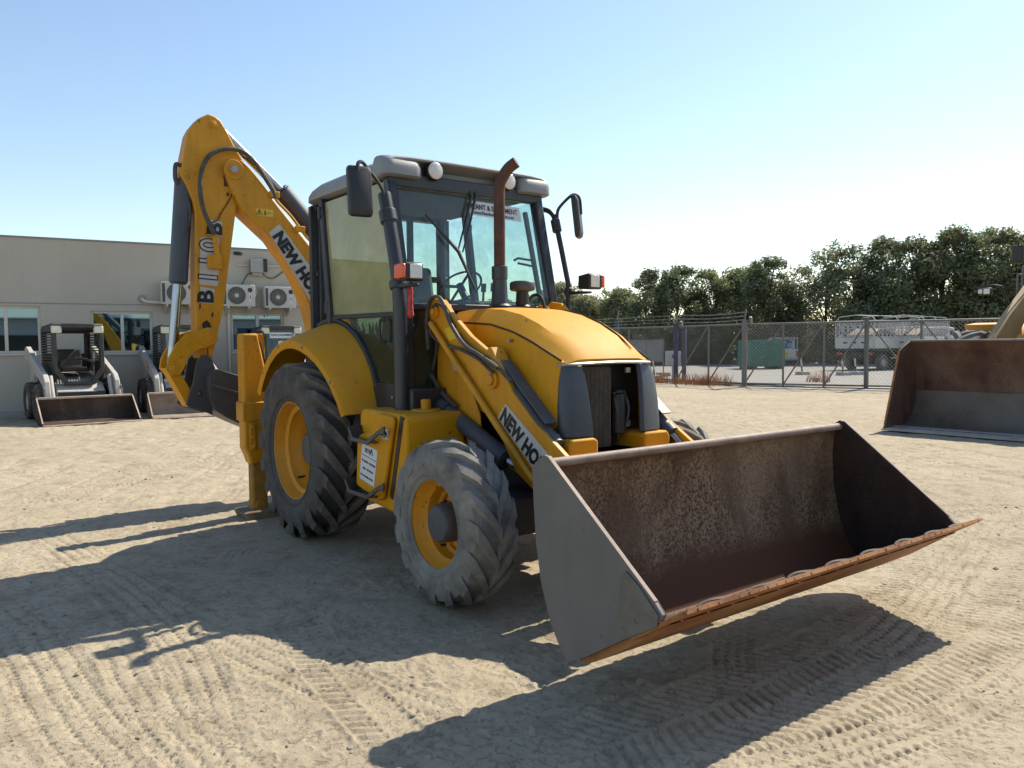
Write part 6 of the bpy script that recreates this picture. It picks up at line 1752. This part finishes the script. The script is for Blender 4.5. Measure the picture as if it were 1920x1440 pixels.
def lattice_truck(px_d, hd, label, load):
    t = thing('cargo_truck', label, 'truck', (px_d[0], px_d[1], 0), hd, 'lattice-sided trucks parked beyond the gate')
    MB().box(0, 4.6, -1.05, 1.05, 1.02, 1.14).build('bed_floor', DARK, t)
    MB().box(0.1, 6.3, -0.42, 0.42, 0.62, 0.98).build('chassis', DARK, t)
    for s in (-1, 1):
        MB().box(0, 4.6, s*1.08-0.03, s*1.08+0.03, 1.14, 1.70).build('bed_side', VW, t, bevel=0.01)
        la = MB()
        for z in (1.72, 2.15, 2.55):
            la.box(0, 4.6, s*1.08-0.018, s*1.08+0.018, z, z+0.045)
        n = 12
        for k in range(n+1):
            x = 4.6*k/n
            la.box(x-0.02, x+0.02, s*1.08-0.017, s*1.08+0.017, 1.70, 2.59)
        for k in range(n):
            x0, x1 = 4.6*k/n, 4.6*(k+1)/n
            for z0, z1 in ((1.76, 2.15), (2.19, 2.55)):
                la.tube([(x0, s*1.08, z0), (x1, s*1.08, z1)], 0.013, 4).tube([(x0, s*1.08, z1), (x1, s*1.08, z0)], 0.013, 4)
        la.build('lattice_side', VW, t, smooth=0)
        for x in (1.1, 5.55):
            small_wheel(t, x, s*0.85, 0.42, 0.28, s)
        MB().box(1.7, 3.6, s*1.02-0.02, s*1.02+0.02, 0.60, 0.66).build('side_guard', PLATE if s > 0 else VW, t)
    tl = MB().box(-0.03, 0.0, -1.05, 1.05, 1.14, 1.70)
    tl.build('tail_gate', VW, t, bevel=0.01)
    la = MB()
    for z in (1.72, 2.15, 2.55):
        la.box(-0.03, 0.0, -1.05, 1.05, z, z+0.045)
    for k in range(6):
        y0, y1 = -1.05+2.1*k/6, -1.05+2.1*(k+1)/6
        la.box(-0.03, 0.0, y0-0.02, y0+0.02, 1.70, 2.59)
        for z0, z1 in ((1.76, 2.15), (2.19, 2.55)):
            la.tube([(-0.015, y0, z0), (-0.015, y1, z1)], 0.013, 4).tube([(-0.015, y0, z1), (-0.015, y1, z0)], 0.013, 4)
    la.build('lattice_tail', VW, t, smooth=0)
    ro = MB()
    for x in (0.05, 2.3, 4.55):
        ro.tube([(x, -1.08, 2.59), (x, -0.9, 2.78), (x, 0, 2.86), (x, 0.9, 2.78), (x, 1.08, 2.59)], 0.022, 6)
    ro.tube([(0.05, 0, 2.86), (4.55, 0, 2.86)], 0.02, 6)
    ro.build('roof_bow', VW, t)
    MB().prism([(4.75, 0.65), (6.35, 0.60), (6.42, 1.35), (6.15, 2.25), (4.85, 2.30), (4.75, 2.2)], 'y', -0.98, 0.98).build('cab', VW, t, bevel=0.08, seg=3)
    MB().prism([(6.425, 1.42), (6.43, 1.42), (6.20, 2.15), (6.195, 2.15)], 'y', -0.85, 0.85).build('windscreen', VGL, t, smooth=0)
    for s in (-1, 1):
        MB().prism([(5.25, 1.42), (6.25, 1.42), (6.08, 2.08), (5.25, 2.08)], 'y', s*0.982, s*0.988).build('side_window', VGL, t, smooth=0)
        MB().box(-0.05, -0.031, min(s*0.75, s*1.0), max(s*0.75, s*1.0), 0.80, 0.95).build('tail_lamp', TAIL, t)
    if load:
        MB().prism([(0.2, 1.145), (0.2, 1.8), (1.3, 2.2), (3.0, 1.95), (4.4, 2.1), (4.4, 1.145)], 'y', -0.70, 0.70).build('load', WINE, t, bevel=0.08)
    for y in (-0.5, 0.0, 0.5):
        MB().box(-0.036, -0.031, y-0.12, y+0.12, 1.40, 1.48).build('tail_print', INK, t)
    return t
tk_ = [(-16.01,35.418),(-14.797,37.856)]
lattice_truck(tk_[0], heading(-0.95), 'white lattice-sided truck with rusty load, left of the two behind the gate', True)
lattice_truck(tk_[1], heading(-0.75), 'white lattice-sided truck, right of the two, partly behind the wheel loader bucket', True)
gc = [(-21.357,34.971)][0]
ct = thing('green_skip_container', 'green sheet-metal container beyond the gate left of the pickup', 'container', (gc[0], gc[1], 0), heading(-1.45))
MB().box(-1.0, 1.0, -0.9, 0.9, 0.15, 1.55).build('body', GREEN, ct, bevel=0.02)
for k in range(9):
    x = -0.96+k*0.24
    MB().box(x-0.03, x+0.03, -0.93, -0.901, 0.2, 1.5).build('rib', GREEN, ct)
    MB().box(x-0.03, x+0.03, 0.901, 0.93, 0.2, 1.5).build('rib', GREEN, ct)
MB().box(-1.03, 1.03, -0.94, 0.94, 1.551, 1.62).build('top_rim', GREEN, ct, bevel=0.01)
MB().box(-0.9, -0.6, -0.85, 0.85, 0.0, 0.149).box(0.6, 0.9, -0.85, 0.85, 0.0, 0.149).build('skid_rail', DARK, ct)
wb_ = [(-29.875,51.908)][0]
hb_ = thing('white_cabin', 'pale site cabin far beyond the gate behind the pickup', 'cabin', (wb_[0], wb_[1], 0), heading(-1.57))
MB().box(-2.2, 2.2, -1.5, 1.5, 0, 2.55).build('wall', VW, hb_)
MB().prism([(-2.35, 2.551), (2.35, 2.551), (2.35, 2.68), (0, 2.9), (-2.35, 2.68)], 'y', -1.7, 1.7).build('roof', ROOFEDGE, hb_)
for x in (-1.2, 0.6):
    MB().box(x, x+0.8, -1.53, -1.501, 1.0, 1.9).box(x, x+0.8, 1.501, 1.53, 1.0, 1.9).build('window', VGL, hb_)
MB().box(1.55, 2.05, -1.53, -1.501, 0.1, 2.0).build('door', STEEL, hb_)
# grey notice board on legs and marker poles in concrete feet
nb_ = [(-19.016,23.131)][0]
nb = thing('notice_board', 'large grey two-panel board on legs behind the fence, just right of the hood', 'notice board', (nb_[0], nb_[1], 0), heading(-1.57))
for x in (-0.75, 0.03):
    MB().box(x, x+0.72, -0.02, 0.02, 0.72, 1.62).build('panel', GREYB, nb)
MB().box(-0.80, -0.76, -0.04, 0.04, 0.0, 1.68).box(0.76, 0.80, -0.04, 0.04, 0.0, 1.68).box(-0.76, 0.76, -0.035, 0.035, 1.625, 1.68).box(-0.76, 0.76, -0.035, 0.035, 0.66, 0.715).box(-0.025, 0.025, -0.03, 0.03, 0.716, 1.624).build('frame', GALV, nb)
for x in (-0.78, 0.78):
    MB().box(x-0.3, x+0.3, -0.2, 0.2, -0.02, 0.18).build('concrete_foot', CONC, nb, bevel=0.02)
bl = [(-18.916,21.603),(-17.61,23.334)]
MB_w = MB
mb = MB()
POLES = [(-14.736,28.804),(-13.065,29.358),(-12.993,30.285),(-17.058,21.575)]
for (x, y), lb in zip(POLES, ('leaning marker pole in a concrete foot behind the long gate leaf', 'tilted marker pole in a concrete foot left of the meeting post', 'upright marker pole in a concrete foot by the meeting post', 'leaning marker pole in a concrete foot below the notice board')):
    t = thing('marker_pole', lb, 'pole', (x, y, 0), heading(0.3), 'marker poles beyond the gate')
    MB().prism([(-0.30, 0.0), (0.30, 0.0), (0.24, 0.16), (-0.24, 0.16)], 'y', -0.2, 0.2).build('concrete_foot', CONC, t, bevel=0.02)
    MB().tube([(0, 0, 0.16), (0.03, 0.07, 0.75)], 0.035, 8).build('pole', surf('pole_pale', (0.55, 0.45, 0.30), 0.7), t)
    MB().tube([(0.004, 0.01, 0.165), (0.016, 0.037, 0.40)], 0.037, 8).build('pole_dark_band', BLACK, t)
gb_ = [(-15.311,20.736)][0]
gx = thing('meter_cabinet', 'pale blue grey meter cabinet fixed beside the blue gate post', 'cabinet', (gb_[0], gb_[1], 0), heading(-1.57))
MB().box(-0.28, 0.28, -0.15, 0.15, 0.62, 1.18).build('casing', surf('cabinet_blue_grey', (0.30, 0.33, 0.36), 0.5), gx, bevel=0.015)
MB().lathe([(0.0, 0.16), (0.07, 0.16), (0.08, 0.151)], (0.0, 0, 0.98), 'y', 18).lathe([(0.0, -0.16), (0.07, -0.16), (0.08, -0.151)], (0.0, 0, 0.98), 'y', 18).build('dial', BLACK, gx)
MB().box(-0.04, 0.04, -0.04, 0.04, 0, 0.619).build('stand', STEEL, gx)

# long white shed across the yard, behind the photographer; it shows in the office windows
sh_ = thing('storage_shed', 'long white storage shed across the yard, mirrored in the office windows', 'shed', (24, 0, 0), R(90))
w = MB()
w.box(-16, 16, -6.0, -0.3, 0, 0.25).box(-16, 16, -6.2, -6.0, 0, 3.6).box(-16, 16, -0.28, 0.0, 2.4, 3.4)
w.build('wall', VW, sh_)
for k in range(9):
    x = -16+4*k
    MB().box(x-0.15, x+0.15, -0.3, -0.001, 0, 2.4).build('column', VW, sh_)
MB().prism([(-6.4, 3.601), (0.4, 3.41), (0.4, 3.50), (-6.4, 3.75)], 'x', -16.3, 16.3).build('roof', ROOFEDGE, sh_)
for k in range(8):
    if k % 2:
        MB().box(-15.6+4*k, -12.4+4*k, -0.25, -0.2, 0.26, 2.35).build('shutter', GREYB, sh_)

cb = [(-12.989,20.161),(-12.239,19.827),(-11.725,20.01),(-11.073,20.044),(-10.614,20.321),(-9.632,19.961),(-9.024,20.103)]
tag(MB().tube(smooth_path([(x, y, 0.025) for x, y in cb]), 0.022, 6).build('power_cable', BLACK), 'black cable lying on the sand in front of the gate', 'cable')
